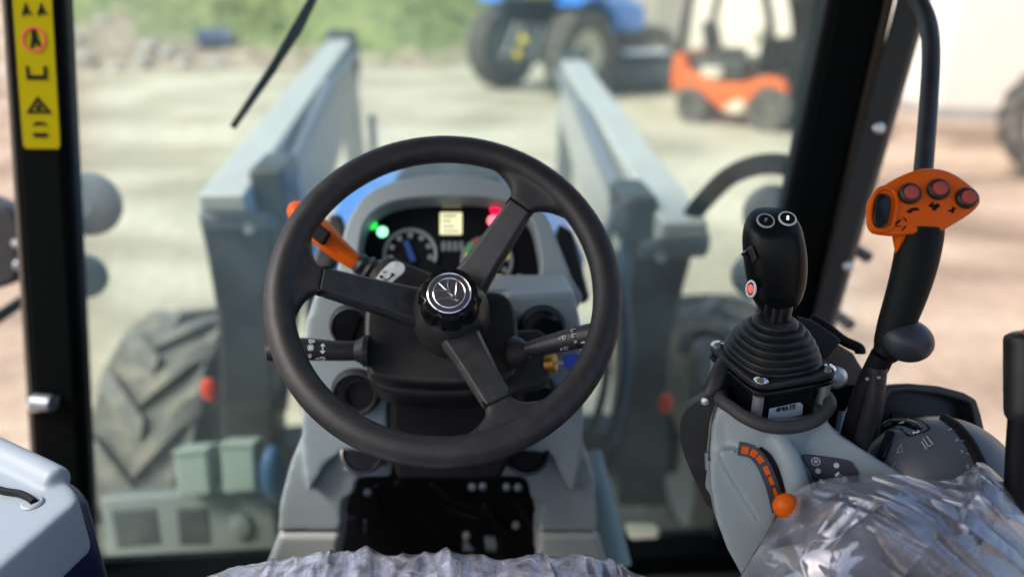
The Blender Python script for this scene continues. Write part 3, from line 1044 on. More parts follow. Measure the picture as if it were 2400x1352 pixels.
# ---- hydraulic hose arching from the right tower
hp_ = cr([W(1612, 520, 2.05), W(1650, 470, 2.0), W(1712, 412, 1.95), W(1790, 385, 1.9), W(1868, 396, 1.85), W(1925, 450, 1.8), W(1960, 560, 1.75)], 8, False)
tag(put('hydraulic_hose', tube(hp_, .026, 12), M_PIL), 'thick black hydraulic hose arching from the right loader tower', 'hose')
hp_ = cr([W(1600, 830, 1.95), W(1620, 785, 1.95), W(1665, 772, 1.93), W(1715, 800, 1.9), W(1740, 900, 1.9)], 8, False)
tag(put('hydraulic_hose', tube(hp_, .020, 12), M_TOWER), 'black hydraulic hose looping low behind the joystick', 'hose')

# ---- indistinct shapes low in the left glass, built as solid boxes
vb = thing('low_left_box', W(440, 1300, 2.05), 'grey box with dark panels low beyond the left glass', 'box')
PB = Plane(W(440, 1220, 2.05), 30)
n_ = PB.n
put('case', prism(PB.many([(228, 1160), (420, 1148), (640, 1150), (665, 1320), (250, 1330)]), n_ * -.12), M_GBOX, vb, bevel=.02)
for q in ([(258, 1195), (365, 1188), (378, 1275), (275, 1285)], [(412, 1190), (488, 1188), (494, 1275), (420, 1278)]):
    put('dark_panel', prism(PB.many(q, .004), n_ * -.03), M_TOWER, vb, bevel=.006)
put('cap', lathe([(0, .025), (.028, .02), (.034, 0), (0, 0)], frame(PB.p(565, 1230), n_), 24), M_GBOX, vb)
for q, lab in (([(406, 1060), (484, 1052), (494, 1160), (418, 1166)], 'left of two pale green boxes above the grey box'),
               ([(515, 1042), (594, 1040), (600, 1152), (524, 1158)], 'right of two pale green boxes above the grey box')):
    PB2 = Plane(W(500, 1100, 1.99), 24)
    c = PB2.p(q[3][0], q[3][1])
    bx_ = thing('green_box', c, lab, 'box', 'pale green boxes beyond the glass')
    put('case', prism(PB2.many(q), PB2.n * -.08), M_PALEG, bx_, bevel=.008)
    put('lid', prism([p + (PB2.p(*q[0]) - PB2.p(*q[3])) * .0 for p in PB2.many([(q[0][0] - 3, q[0][1] - 4), (q[1][0] + 3, q[1][1] - 4), (q[1][0] + 3, q[1][1] + 10), (q[0][0] - 3, q[0][1] + 10)], .005)], PB2.n * -.09), M_PALEG, bx_, bevel=.005)
tag(put('coolant_bottle', ellipsoid(W(644, 1112, 2.0), .034, .05, .085), mat('bottle_blue', (.03, .10, .24), .5)), 'blue rounded bottle low between hood and left glass', 'bottle')
tag(put('grab_tube', tube([W(1385, 1060, 1.45), W(1400, 1150, 1.42), W(1440, 1330, 1.38)], [.020, .028, .032], 14), mat('teal_grey_tube', (.16, .24, .24), .5)), 'pale teal tube beside the right of the dashboard leg', 'tube')
ub = thing('fuse_box', W(1510, 1270, 1.88), 'small beige box low on the right side of the windshield', 'box')
PF = Plane(W(1510, 1270, 1.88), 25)
put('case', prism(PF.many([(1475, 1235), (1548, 1238), (1550, 1305), (1472, 1302)]), PF.n * -.05), M_CREAM, ub, bevel=.008)
put('lid', prism(PF.many([(1482, 1243), (1541, 1245), (1543, 1298), (1480, 1295)], .004), PF.n * -.01), M_CREAM, ub, bevel=.003)

# ================================================================== CAB
cf = thing('cab_frame', (CX, 0.6, 1.2), 'black cab frame with pillars, sill, floor and roof round the controls', 'cab')
# the glass stands almost upright; everything of the front frame sits on this plane
PGL = Plane(V((0, 1.445, 1.8)), n=V((0, -1, -.03)))
def pil(pxs, h, back, m, name, bev=.008, par=None):
    a, b, c, d = [V(q) for q in pxs]
    ext = 840 / (d.y - a.y)                  # carry the straight pillar on up to the roof
    a, b = a + (a - d) * ext, b + (b - c) * ext
    return put(name, prism(PGL.many([a, b, c, d], h), V(back)), m, par or cf, bevel=bev)
pl = pil([(8, -160), (116, -160), (206, 1420), (108, 1420)], .05, (-.015, .09, 0), M_PIL, 'pillar')
pil([(-8, -160), (7, -160), (107, 1420), (92, 1420)], .045, (-.01, .05, 0), M_TRIM, 'pillar_seal', .004)
pil([(118, -160), (146, -160), (226, 1420), (207, 1420)], .02, (0, .03, 0), M_FRAME, 'glass_seal', .004)
# right front pillar and its door frame
pil([(2003, -160), (2110, -160), (1750, 1420), (1662, 1420)], .05, (.015, .09, 0), M_PIL, 'pillar')
pil([(1972, -160), (2002, -160), (1661, 1420), (1640, 1420)], .02, (0, .03, 0), M_FRAME, 'glass_seal', .004)
pil([(2111, -160), (2135, -160), (1774, 1420), (1751, 1420)], .045, (.01, .05, 0), M_TRIM, 'pillar_seal', .004)
pil([(2140, -160), (2215, -160), (1850, 1100), (1806, 1100)], .07, (.03, .03, 0), M_FRAME, 'door_frame', .01)
for px, py in ((2060, 301), (1989, 626)):
    put('bolt', lathe([(0, .004), (.008, .003), (.011, 0), (.011, -.004), (0, -.004)], frame(PGL.p(px, py, .075), V((-.25, -1, .2))), 16), M_STEEL, cf)
# sill, floor, roof
put('front_sill', prism([V((-.95, 1.40, .91)), V((.90, 1.40, .91)), V((.90, 1.40, 1.005)), V((-.95, 1.40, 1.005))], V((0, .10, 0))), M_PIL, cf, bevel=.012)
put('floor', prism([V((-.95, -.7, .90)), V((.90, -.7, .90)), V((.90, 1.399, .90)), V((-.95, 1.399, .90))], V((0, 0, .05))), M_MAT, cf, bevel=.004)
RZ = 2.88
ro = [V((-.95, -.85, RZ)), V((.90, -.85, RZ)), V((.90, 1.50, RZ)), V((-.95, 1.50, RZ))]
ri = [V((-.50, .10, RZ)), V((.45, .10, RZ)), V((.45, 1.20, RZ)), V((-.50, 1.20, RZ))]
put('roof', prism(ro, V((0, 0, .09))), M_GREYW, cf, bevel=.03)  # out of view; height and edges set for the light reaching the dash
put('rear_shade_wall', prism([V((-.95, -.80, 1.12)), V((.90, -.80, 1.12)), V((.90, -.80, 2.05)), V((-.95, -.80, 2.05))], V((0, -.05, 0))), M_PIL, cf, bevel=.01)  # unseen wall, added to cut the light coming from behind
for sx in (-.945, .865):
    put('side_panel', prism([V((sx, -.79, .92)), V((sx, 1.36, .92)), V((sx, 1.36, 1.30)), V((sx, .2, 1.42)), V((sx, -.79, 1.60))], V((.03, 0, 0))), M_PIL, cf, bevel=.008)  # unseen lower side walls, added to keep light out of the low cab
for sx in (-.93, .88):
    put('rear_pillar', tube([V((sx, -.78, 1.15)), V((sx, -.80, RZ + .02))], .06, 10), M_PIL, cf)
# yellow warning sticker on the left pillar
def SP(u, py, h=.002):
    """u 0..1 across the front of the left pillar at a pixel row"""
    t = (py + 160) / 1580
    return PGL.p((8 + 100 * t) * (1 - u) + (116 + 90 * t) * u, py, .05 + h)
st = put('warning_sticker', prism([SP(.10, -60), SP(.96, -60), SP(.96, 200), SP(.96, 340), SP(.92, 349), SP(.20, 349), SP(.14, 340), SP(.12, 200)], V((0, .0015, 0))), M_YEL, pl)
def icon(pts, m, name='symbol', h=.0032):
    return put(name, prism([SP(u, y, h) for u, y in pts], V((0, .0008, 0))), m, pl)
for u0 in (.28, .62):
    icon([(u0, 38), (u0 + .03, 26), (u0 + .10, 6), (u0 + .16, 26), (u0 + .24, 36), (u0 + .12, 32)], M_PRINT)
ringp = [(.52 + .27 * math.cos(a), 93 + 30 * math.sin(a)) for a in [2 * math.pi * k / 24 for k in range(24)]]
ringi = [(.52 + .22 * math.cos(a), 93 + 25 * math.sin(a)) for a in [2 * math.pi * k / 24 for k in range(24)]]
put('symbol', ringprism([SP(u, y, .0032) for u, y in ringp], [SP(u, y, .0032) for u, y in ringi], V((0, .0008, 0))), M_GR, pl)
icon([(.42, 115), (.46, 90), (.47, 70), (.56, 68), (.60, 90), (.68, 112), (.58, 108), (.55, 98), (.50, 112)], M_PRINT)
icon([(.30, 155), (.36, 155), (.37, 177), (.68, 177), (.69, 155), (.76, 155), (.76, 187), (.30, 187)], M_PRINT)
tr1 = [(.52, 226), (.82, 266), (.24, 266)]
tr2 = [(.52, 238), (.70, 260), (.36, 260)]
put('symbol', ringprism([SP(u, y, .0032) for u, y in tr1], [SP(u, y, .0032) for u, y in tr2], V((0, .0008, 0))), M_PRINT, pl)
icon([(.46, 258), (.50, 246), (.56, 246), (.60, 258)], M_PRINT, h=.0036)
icon([(.36, 296), (.44, 286), (.62, 286), (.72, 296), (.62, 293), (.44, 293)], M_PRINT)
icon([(.36, 312), (.70, 312), (.68, 322), (.38, 322)], M_PRINT)
# latch on the left pillar
lt = PGL.p(104, 940, .06)
put('latch', join(tube([lt + V((-.02, .0, .0)), lt + V((.02, -.01, .0))], .016, 12)), M_CYL, cf)
put('latch_plate', prism(PGL.many([(60, 950), (90, 955), (135, 935), (132, 960), (70, 968)], .06), V((0, .012, 0))), M_STEEL, cf, bevel=.003)

# windscreen
gp_ = PGL.many([(72, -980), (2168, -980), (1660, 1400), (215, 1400)], 0)
ws = put('windshield', prism(gp_, V((0, .006, 0))), M_GLASS)
tag(ws, 'large greenish windshield pane between the black front pillars', 'windshield')

# wiper
wp = thing('windshield_wiper', W(720, 0, 1.43), 'thin black wiper hanging down the left part of the windshield', 'wiper')
put('wiper_arm', tube([PGL.p(1000, -620, -.03), PGL.p(790, -120, -.03), PGL.p(700, 70, -.03), PGL.p(655, 140, -.025)], [.008, .007, .007, .006], 8), M_PIL, wp)
put('wiper_blade', tube([PGL.p(742, -20, -.02), PGL.p(640, 160, -.02), PGL.p(546, 298, -.02)], [.0065, .0078, .0060], 8), M_PIL, wp)

# mirror / handle seen outside at far left
mh = thing('door_mirror', W(0, 600, 1.6), 'black rounded mirror housing outside the left pillar', 'mirror')
PM = Plane(W(0, 580, 1.75), 10)
put('housing', prism(cr(PM.many([(-120, 470), (-20, 478), (30, 500), (48, 545), (46, 600), (40, 650), (0, 676), (-120, 690)]), 4), PM.n * -.09), M_BLK, mh, bevel=.02)
put('stay', tube([W(36, 570, 1.70), W(70, 575, 1.65), W(95, 590, 1.6)], .009, 8), M_STEEL, mh)
put('knob', ellipsoid(W(44, 622, 1.70), .012, .012, .014), M_CYL, mh)

# black hanging cable at the right
cb = cr([W(1960, -700, 1.12), W(2010, -380, 1.13), W(2080, -120, 1.12), W(2140, -20, 1.10), W(2172, 45, 1.08), W(2182, 120, 1.05), W(2176, 250, 1.02), W(2164, 400, .98), W(2150, 560, .95)], 8, False)
tag(put('control_cable', tube(cb, .0118, 12), M_BLK), 'thick black cable hanging down behind the orange lever', 'cable')

# ================================================================== STEERING WHEEL
WC = V((-.0214, .8457, 1.9427))
PWH = Plane(WC, 46)
WN = PWH.n
MWH = frame(WC, WN)                       # local x right, y up the wheel, z to the driver
sw = thing('steering_wheel', WC - WN * .06, 'black three-spoke steering wheel with a round chrome emblem', 'steering wheel')
RC, RTUBE = .1945, .0178


def wl_pt(px, py, h):
    return MWH.inverted() @ PWH.p(px, py, h)


seams = [(750, 656), (1224, 478), (1172, 950)]
angs = []
for s_ in seams:
    q = wl_pt(*s_, -.010)
    angs.append(math.atan2(q.y, q.x))
rim = [[V(((RC + RTUBE * math.cos(s)) * math.cos(a), (RC + RTUBE * math.cos(s)) * math.sin(a), RTUBE * 1.0 * math.sin(s))) for s in [2 * math.pi * k / 20 for k in range(20)]] for a in [2 * math.pi * k / 120 for k in range(120)]]
pieces = [loft(rim, False, True)]
R0 = .150
for a in angs:
    # moulded root of the spoke, flaring into the rim
    rings = []
    for t in range(15):
        s = t / 14
        r_ = R0 + (RC + .002 - R0) * s
        hw = .0180 + .040 * max(0.0, min(1.0, (r_ - R0 - .004) / (.176 - R0))) ** 1.7
        hh = .0095 + .0055 * s
        zc = -.013 + .011 * s
        ring = []
        for k in range(20):
            b = 2 * math.pi * k / 20
            cx_, cy_ = math.cos(b), math.sin(b)
            e = .6
            lx = hw * math.copysign(abs(cx_) ** e, cx_)
            lz = hh * math.copysign(abs(cy_) ** e, cy_)
            aa = lx / max(r_, .12)
            ring.append(V((r_ * math.cos(aa + a), r_ * math.sin(aa + a), zc + lz)))
        rings.append(ring)
    pieces.append(loft(rings))
put('rim', xform(join(*pieces), MWH), M_RUB, sw, remesh=.0024, soft=6)
for a in angs:
    Ma = MWH @ Matrix.Rotation(a, 4, 'Z')
    rings = []
    for r_, hw, zc, hh in ((.026, .0265, -.074, .012), (.045, .0250, -.066, .0115), (.070, .0225, -.053, .011), (.110, .0198, -.0335, .0102), (R0 - .0022, .0178, -.0135, .0095)):
        rings.append([V((r_, y, z)) for y, z in ((-hw, zc - hh), (hw, zc - hh), (hw * 1.0, zc + hh * .25), (hw * .78, zc + hh), (-hw * .78, zc + hh), (-hw * 1.0, zc + hh * .25))])
    put('spoke', xform(loft(rings), Ma), M_SPOKE, sw, bevel=.0022, seg=3)
    put('seam', xform(tube([V((R0 - .0012, -.0168, -.0135)), V((R0 - .0012, .0168, -.0135))], .0085, 12, squash=.95), Ma), M_PRINT, sw)
# hub
H0 = V((.0045, 0, 0))
Mh = MWH @ Matrix.Translation(H0)
put('hub', lathe([(0, -.135), (.046, -.135), (.0490, -.120), (.0505, -.098), (.0505, -.082), (.0490, -.068), (.0460, -.056), (.0420, -.046), (.0385, -.040), (0, -.040)], Mh, 48), M_SPOKE, sw)
def flute(a, i):
    if 1 <= i <= 4:
        k = (a * 7 / (2 * math.pi)) % 1.0
        return 1.0 - .10 * max(0.0, 1 - (abs(k - .5) / .16) ** 2) if abs(k - .5) < .16 else 1.0
    return 1.0
Mcap = Mh @ Matrix.Rotation(R(90 + 26), 4, 'Z')
put('hub_cap', lathe([(0, -.055), (.0405, -.050), (.0385, -.032), (.0362, -.022), (.0345, -.0175), (.029, -.0160), (0, -.0160)], Mcap, 112, flute), M_GLOSS, sw)
# emblem
HE = -.0155
em = put('emblem', lathe([(0, HE - .003), (.0262, HE - .003), (.0262, HE), (.0250, HE + .0012), (0, HE + .0012)], Mh, 48), M_EMB, sw)
put('chrome_ring', ringtube([Mh @ V((.0258 * math.cos(a), .0258 * math.sin(a), HE + .0010)) for a in [2 * math.pi * k / 60 for k in range(60)]], .0012, 8, WN), M_CHROME, em)
put('leaf_ring', ringtube([Mh @ V((.0192 * math.cos(a), .0192 * math.sin(a), HE + .0014)) for a in [2 * math.pi * k / 48 for k in range(48)]], .0009, 8, WN), M_CHROME, em)
def ez(x, y):
    return Mh @ V(((x - 1112) / 500 * .0240, -(y - 822) / 462 * .0240, HE + .0016))
for pts, wd in (([(1095, 450), (1082, 620), (1105, 720), (1150, 800), (1235, 900), (1310, 985), (1385, 1030)], .0009),
                ([(1300, 510), (1275, 680), (1258, 800), (1248, 890)], .0008), ([(1312, 560), (1302, 800), (1330, 950), (1385, 1030)], .0007),
                ([(855, 570), (930, 645), (1010, 730), (1062, 745)], .0009), ([(735, 790), (900, 775), (1020, 795), (1110, 850), (1185, 915)], .0009),
                ([(745, 742), (860, 738), (985, 748)], .0005), ([(830, 935), (1010, 932), (1205, 930)], .0006), ([(820, 990), (960, 970), (1090, 968), (1190, 985), (1320, 1045)], .0009)):
    put('leaf_vein', tube(cr([ez(*p) for p in pts], 4, False), wd, 6), M_CHROME, em)

# ================================================================== STEERING COLUMN
PC = Plane(WC - WN * .115, 46)
sc = thing('steering_column', PC.p(1040, 900) - WN * .2, 'black steering column cowl with switch stalks behind the wheel', 'steering column')
cowl = [(905, 597), (960, 617), (1040, 648), (1120, 676), (1175, 684), (1203, 712), (1214, 770), (1214, 845), (1200, 880), (1165, 893), (1030, 899), (890, 887), (862, 868), (854, 830), (853, 750), (860, 690), (872, 640)]
cw = put('cowl', prism(cr(PC.many(cowl), 3), WN * -.040), M_BLK, sc, bevel=.008, seg=4)
def shrink(pts, k, c):
    return [((x - c[0]) * k + c[0], (y - c[1]) * k + c[1]) for x, y in pts]
PC2 = Plane(WC - WN * .155, 46)
cowl2 = [(885, 640), (1150, 690), (1200, 740), (1216, 870), (1196, 905), (1150, 922), (1030, 930), (920, 920), (868, 895), (858, 850), (862, 740)]
put('cowl_base', prism(cr(PC2.many(cowl2), 3), WN * -.075), M_BLK, sc, bevel=.010, seg=4)
PCOL = Plane(W(1055, 970, 1.08), 20)
put('column_tube', prism(PCOL.many([(914, 860), (1208, 860), (1206, 1060), (1170, 1130), (930, 1130), (914, 1060)]), PCOL.n * -.08), M_PRINT, sc, bevel=.01)

# white shift diagram on the cowl, with N and its marks
kid = [(942, 616), (920, 613), (900, 628), (886, 645), (876, 662), (866, 690), (905, 690), (914, 668), (928, 653), (944, 640), (949, 628)]
dk = put('shift_diagram', prism(cr(PC.many(kid, .0012), 3), WN * -.002), M_STICK, sc, bevel=.0006, seg=2)
def cz(x, y, h=.0020):
    return PC.p(820 + x / 9.0125, 570 + y / 9.0125, h)
for pts in ([(660, 705), (700, 735), (745, 770), (762, 800), (755, 840), (710, 885)], [(900, 660), (870, 695), (835, 740), (800, 758), (755, 765)]):
    put('shift_line', tube(cr([cz(*p) for p in pts], 3, False), .0008, 6), M_PRINT, sc)
for p in ((660, 705), (900, 660)):
    put('shift_dot', lathe([(0, .0006), (.0024, .0005), (.0024, -.0006), (0, -.0006)], frame(cz(*p), WN), 16), M_PRINT, sc)
text_obj('letter', 'N', frame(cz(738, 608), WN) @ Matrix.Rotation(R(8), 4, 'Z'), .0065, M_PRINT, sc)
put('shift_arrow', tube([cz(985, 490), cz(988, 420)], .0003, 6), M_DIM, sc)
put('shift_arrow', prism([cz(960, 455), cz(990, 408), cz(1015, 460), cz(988, 440)], WN * -.0006), M_DIM, sc)

# ---- stalks
def stalk(name, path, rads, sy, m):
    pts = cr(path, 6, False)
    rr = cr([V((r_, 0, 0)) for r_ in rads], 6, False)
    return put(name, tube(pts, [q.x for q in rr], 20, squash=sy), m, sc)
DS = .99
ls = stalk('light_stalk', [W(846, 822, DS), W(836, 822, DS), W(790, 822, DS - .005), W(735, 819, DS - .012), W(690, 818, DS - .018), W(650, 822, DS - .025), W(622, 826, DS - .03)], [.0125, .0128, .0130, .0142, .0148, .0138, .0100], 1.0, M_BLK)
put('stalk_collar', lathe([(0, -.010), (.020, -.010), (.021, -.004), (.016, .002), (.0135, .008), (0, .008)], frame(W(848, 822, DS), W(700, 820, DS) - W(848, 822, DS)), 28), M_BLK, sc)
put('stalk_ring', lathe([(0, -.0008), (.0149, -.0008), (.0149, .0008), (0, .0008)], frame(W(711, 819, DS - .015), W(600, 819, DS - .015) - W(711, 819, DS - .015)), 28), M_PRINT, sc)
rs = stalk('wiper_stalk', [W(1224, 822, .985), W(1246, 816, .98), W(1290, 806, .97), W(1350, 792, .955), W(1405, 780, .94), W(1440, 772, .93)], [.0095, .0100, .0122, .0140, .0142, .0130], 1.0, M_BLK)
put('stalk_collar', lathe([(0, -.012), (.021, -.012), (.022, -.004), (.017, .003), (.0105, .010), (0, .010)], frame(W(1222, 824, .987), W(1350, 792, .955) - W(1222, 824, .987)), 28), M_BLK, sc)
put('stalk_ring', lathe([(0, -.0008), (.0146, -.0008), (.0146, .0008), (0, .0008)], frame(W(1358, 790, .953), W(1405, 780, .94) - W(1358, 790, .953)), 28), M_PRINT, sc)
# printed symbols (thin raised print on the stalks)
def sym(pts, d, m=M_WHITE, w=.0006, parent=ls, closed=False):
    q = [W(x, y, d) for x, y in pts]
    if closed:
        q.append(q[0])
    put('symbol', tube(q, w, 5), m, parent)
dl = DS - .030
cz2 = lambda zx, zy: (600 + zx / 5.2, 740 + zy / 5.2)
sym([cz2(815, 340), cz2(812, 450)], dl)
sym([cz2(790, 368), cz2(815, 342), cz2(840, 370)], dl)
sym([cz2(785, 425), cz2(810, 455), cz2(838, 425)], dl)
for k in range(8):
    a = k * math.pi / 4
    sym([cz2(665 + 22 * math.cos(a), 388 + 22 * math.sin(a)), cz2(665 + 42 * math.cos(a), 388 + 42 * math.sin(a))], dl, w=.0005)
sym([cz2(665 + 15 * math.cos(a), 388 + 15 * math.sin(a)) for a in [k * math.pi / 4 for k in range(8)]], dl, closed=True, w=.0005)
sym([cz2(657 + 16 * math.cos(a), 488 + 20 * math.sin(a)) for a in [k * math.pi / 4 for k in range(8)]], dl, M_DIM, closed=True, w=.0005)
sym([cz2(650, 295), cz2(650, 325), cz2(685, 325), cz2(685, 295)], dl + .004, closed=True, w=.0005)
sym([cz2(695, 300), cz2(715, 300)], dl + .004, w=.0005)
sym([cz2(695, 318), cz2(715, 318)], dl + .004, w=.0005)
sym([cz2(725, 522), cz2(768, 520)], dl + .003, M_DIM, w=.0005)
sym([cz2(785, 505), cz2(785, 540), cz2(818, 540), cz2(818, 505)], dl + .003, M_DIM, closed=True, w=.0005)
sym([cz2(835, 505), cz2(835, 540)], dl + .003, M_DIM, w=.0006)
dr_ = .945
cz3 = lambda zx, zy: (1180 + zx / 5.2, 720 + zy / 5.2)
sym([cz3(705, 355), cz3(765, 345), cz3(755, 380), cz3(725, 388)], dr_, parent=rs, closed=True, w=.0005)
sym([cz3(715, 362), cz3(740, 395)], dr_, parent=rs, w=.0005)
sym([cz3(675, 385), cz3(690, 368), cz3(695, 388)], dr_, parent=rs, closed=True, w=.0005)
sym([cz3(830, 328), cz3(895, 318), cz3(898, 352), cz3(835, 362)], dr_ - .004, parent=rs, closed=True, w=.0005)
sym([cz3(845, 340), cz3(868, 372)], dr_ - .004, parent=rs, w=.0005)
sym([cz3(818, 272), cz3(878, 262), cz3(880, 288), cz3(822, 296)], dr_, parent=rs, closed=True, w=.0005)
sym([cz3(878 + 13 * math.cos(a), 420 + 15 * math.sin(a)) for a in [k * math.pi / 4 for k in range(8)]], dr_ - .006, parent=rs, closed=True, w=.0005)
sym([cz3(945, 432), cz3(1000, 422)], dr_ - .010, parent=rs, w=.0010)
sym([cz3(735, 492), cz3(788, 482), cz3(778, 510), cz3(750, 515)], dr_, M_DIM, parent=rs, closed=True, w=.0005)
sym([cz3(705 + 10 * math.cos(a), 510 + 12 * math.sin(a)) for a in [k * math.pi / 4 for k in range(8)]], dr_, M_DIM, parent=rs, closed=True, w=.0005)

# ---- ignition box, barrel and key
PI_ = Plane(W(1250, 840, 1.03), 35)
put('ignition_box', prism(PI_.many([(1195, 772), (1262, 770), (1284, 784), (1290, 820), (1292, 880), (1280, 905), (1200, 925), (1150, 900)]), PI_.n * -.07), M_BLK, sc, bevel=.008)
kdir = (W(1345, 848, 1.02) - W(1295, 850, 1.03)).normalized()
put('ignition_barrel', lathe([(0, -.01), (.0125, -.01), (.0125, .002), (.0105, .004), (0, .004)], frame(W(1297, 850, 1.035), kdir), 24), M_BRASS, sc)
ky = thing('ignition_key', W(1310, 850, 1.03), 'blue-headed ignition key in the brass lock right of the column', 'key')
put('blade', xform(box((0, 0, .012), (.007, .002, .024)), frame(W(1303, 850, 1.032), kdir)), M_STEEL, ky)
PK = Plane(W(1345, 848, 1.02), 20)
put('head', prism(cr(PK.many([(1322, 838), (1335, 832), (1358, 830), (1374, 842), (1376, 856), (1362, 872), (1340, 868), (1324, 858)]), 3), PK.n * -.008), M_KEYB, ky, bevel=.002)

# ---- orange shuttle lever
sl = thing('shuttle_lever', W(850, 625, 1.02), 'orange and black shuttle lever rising left behind the wheel', 'lever')
pth = [W(838, 617, 1.065), W(800, 590, 1.062), W(755, 548, 1.06), W(715, 510, 1.075), W(698, 492, 1.083), W(688, 482, 1.088)]
put('handle', tube(cr(pth, 5, False), [q.x for q in cr([V((r_, 0, 0)) for r_ in (.0135, .0170, .0205, .0215, .0180, .0090)], 5, False)], 20, squash=.8), M_ORG, sl)
cen = W(748, 546, 1.042)
dd = (W(715, 508, 1.075) - W(790, 580, 1.05)).normalized()
put('grip_insert', prism([W(716, 545, 1.033), W(736, 516, 1.033), W(774, 546, 1.030), W(754, 576, 1.030)], FW * .014), M_PRINT, sl, bevel=.003)
bo = W(846, 620, 1.06)
bd_ = (W(790, 585, 1.05) - bo).normalized()
put('boot', lathe([(0, -.040), (.025, -.040), (.025, -.030), (.020, -.026), (.022, -.020), (.017, -.016), (.019, -.010), (.0145, -.006), (.0155, .002), (.0115, .008), (0, .008)], frame(bo, bd_), 28), M_BOOT, sl)

# ================================================================== DASHBOARD
db = thing('dashboard', V((CX, 1.1, 1.2)), 'pale grey dashboard pedestal with instrument cluster behind the steering wheel', 'dashboard')
PDH = Plane(W(1050, 560, 1.24), 38)
outer = [(765, 700), (788, 640), (800, 570), (818, 512), (862, 452), (935, 422), (1045, 409), (1150, 420), (1224, 448), (1280, 505), (1311, 575), (1338, 645), (1358, 712), (1180, 716), (1060, 716), (920, 712)]
inner = [(852, 672), (842, 630), (844, 570), (858, 518), (898, 482), (960, 465), (1055, 460), (1140, 463), (1207, 480), (1246, 516), (1262, 570), (1268, 625), (1250, 672), (1180, 676), (1060, 678), (930, 676)]
put('binnacle', ringprism(cr(PDH.many(outer), 4), cr(PDH.many(inner), 4), PDH.n * -.11), M_GREY, db, bevel=.017, seg=5)
face_p = Plane(PDH.o - PDH.n * .045, 38)
ins = put('instrument_face', prism(face_p.many([(835, 700), (825, 560), (860, 470), (950, 430), (1060, 425), (1160, 430), (1240, 470), (1280, 560), (1290, 700)]), PDH.n * -.02), M_DIAL, db)
def fc(x, y, h=.002):
    return face_p.p(x, y, h)
def quad(name, x0, y0, x1, y1, m, h=.003, th_=.004, bev=.002):
    return put(name, prism([fc(x0, y0, h), fc(x1, y0, h), fc(x1, y1, h), fc(x0, y1, h)], PDH.n * -th_), m, ins, bevel=bev)
quad('display', 1031, 497, 1083, 549, M_LCD, bev=.004)
for y0 in (504, 516, 528, 539):
    quad('display_line', 1037, y0, 1037 + (34, 22, 30, 40)[(y0 - 504) // 11 % 4], y0 + 4, M_DIM, .0042, .001, 0)
quad('display_strip', 1034, 462, 1082, 485, M_LCDD)
quad('display', 1152, 644, 1178, 668, M_LCD, bev=.004)
def disc(name, x, y, rp, m, h=.003):
    c = fc(x, y, h)
    r_ = rp / FPX * (c - CAM).dot(FW)
    return put(name, lathe([(0, .001), (r_ * .9, .001), (r_, 0), (r_, -.002), (0, -.002)], frame(c, PDH.n), 24), m, ins)
disc('green_lamp', 873, 527, 11, M_GRN)
disc('green_lamp', 896, 543, 13, M_GRN2)
disc('red_lamp', 1163, 488, 15, M_REDL)
disc('red_lamp', 1156, 517, 14, M_REDP)
disc('red_lamp', 1160, 467, 8, glow('lamp_red_dim', (.5, .01, .05), .5))
disc('indicator', 1193, 652, 10, M_CLEAR)
disc('indicator', 1217, 652, 10, M_CLEAR)
def gauge(cx_, cy_, rp, a0, a1):
    c = fc(cx_, cy_, .004)
    r_ = rp / FPX * (c - CAM).dot(FW)
    Mg = frame(c, PDH.n)
    put('gauge_scale', tube([Mg @ V((r_ * math.cos(t), r_ * math.sin(t), 0)) for t in [R(a0 + (a1 - a0) * k / 30) for k in range(31)]], .0035, 6), M_GAUGE, ins)
    for k in range(7):
        t = R(a0 + (a1 - a0) * (k + .3) / 6.6)
        q = Mg @ V((r_ * .78 * math.cos(t), r_ * .78 * math.sin(t), 0))
        put('gauge_mark', lathe([(0, .001), (.0048, .001), (.0048, 0), (0, 0)], frame(q, PDH.n), 10), M_GAUGE, ins)
    return Mg, r_
Mg, r_ = gauge(962, 596, 60, -20, 200)
put('needle', prism([Mg @ V((-.012, .022, .003)), Mg @ V((-.004, .024, .003)), Mg @ V((.010, -.012, .003)), Mg @ V((.0, -.014, .003))], PDH.n * -.002), M_NEEDLE, ins)
Mg2, r2 = gauge(1142, 612, 58, -40, 190)
for (x, y, m) in ((1116, 566, M_GR), (1103, 575, M_GG), (1098, 586, M_GG), (1096, 600, M_GY), (1188, 600, M_GY), (1190, 588, M_CLEAR)):
    disc('gauge_segment', x, y, 8, m, .006)
for k in range(4):
    quad('digit', 1034 + k * 14, 566, 1044 + k * 14, 588, M_GAUGE, bev=0)

# pedestal: moulded, blended
PP = Plane(V((CX, 1.00, 1.75)), 8)
NP = PP.n
ped = [(742, 676), (905, 682), (1190, 682), (1345, 680), (1362, 760), (1368, 900), (1366, 1040), (1396, 1120), (1402, 1246), (1262, 1246), (1273, 1185), (1245, 1168), (1238, 1132), (1224, 1120), (1168, 1118), (1160, 1100), (1160, 1050), (1200, 1030), (1200, 890), (915, 890), (915, 1040), (917, 1116), (846, 1120), (834, 1132), (830, 1156), (803, 1176), (799, 1246), (650, 1246), (655, 1180), (679, 1090), (708, 1020), (705, 900), (715, 760)]
panL = [(742, 684), (908, 690), (910, 1030), (880, 1062), (800, 1060), (765, 1090), (722, 1160), (708, 1080), (705, 900), (716, 760)]
panR = [(1188, 690), (1345, 684), (1362, 760), (1368, 900), (1366, 1060), (1342, 1165), (1318, 1120), (1290, 1066), (1215, 1056), (1200, 1020)]
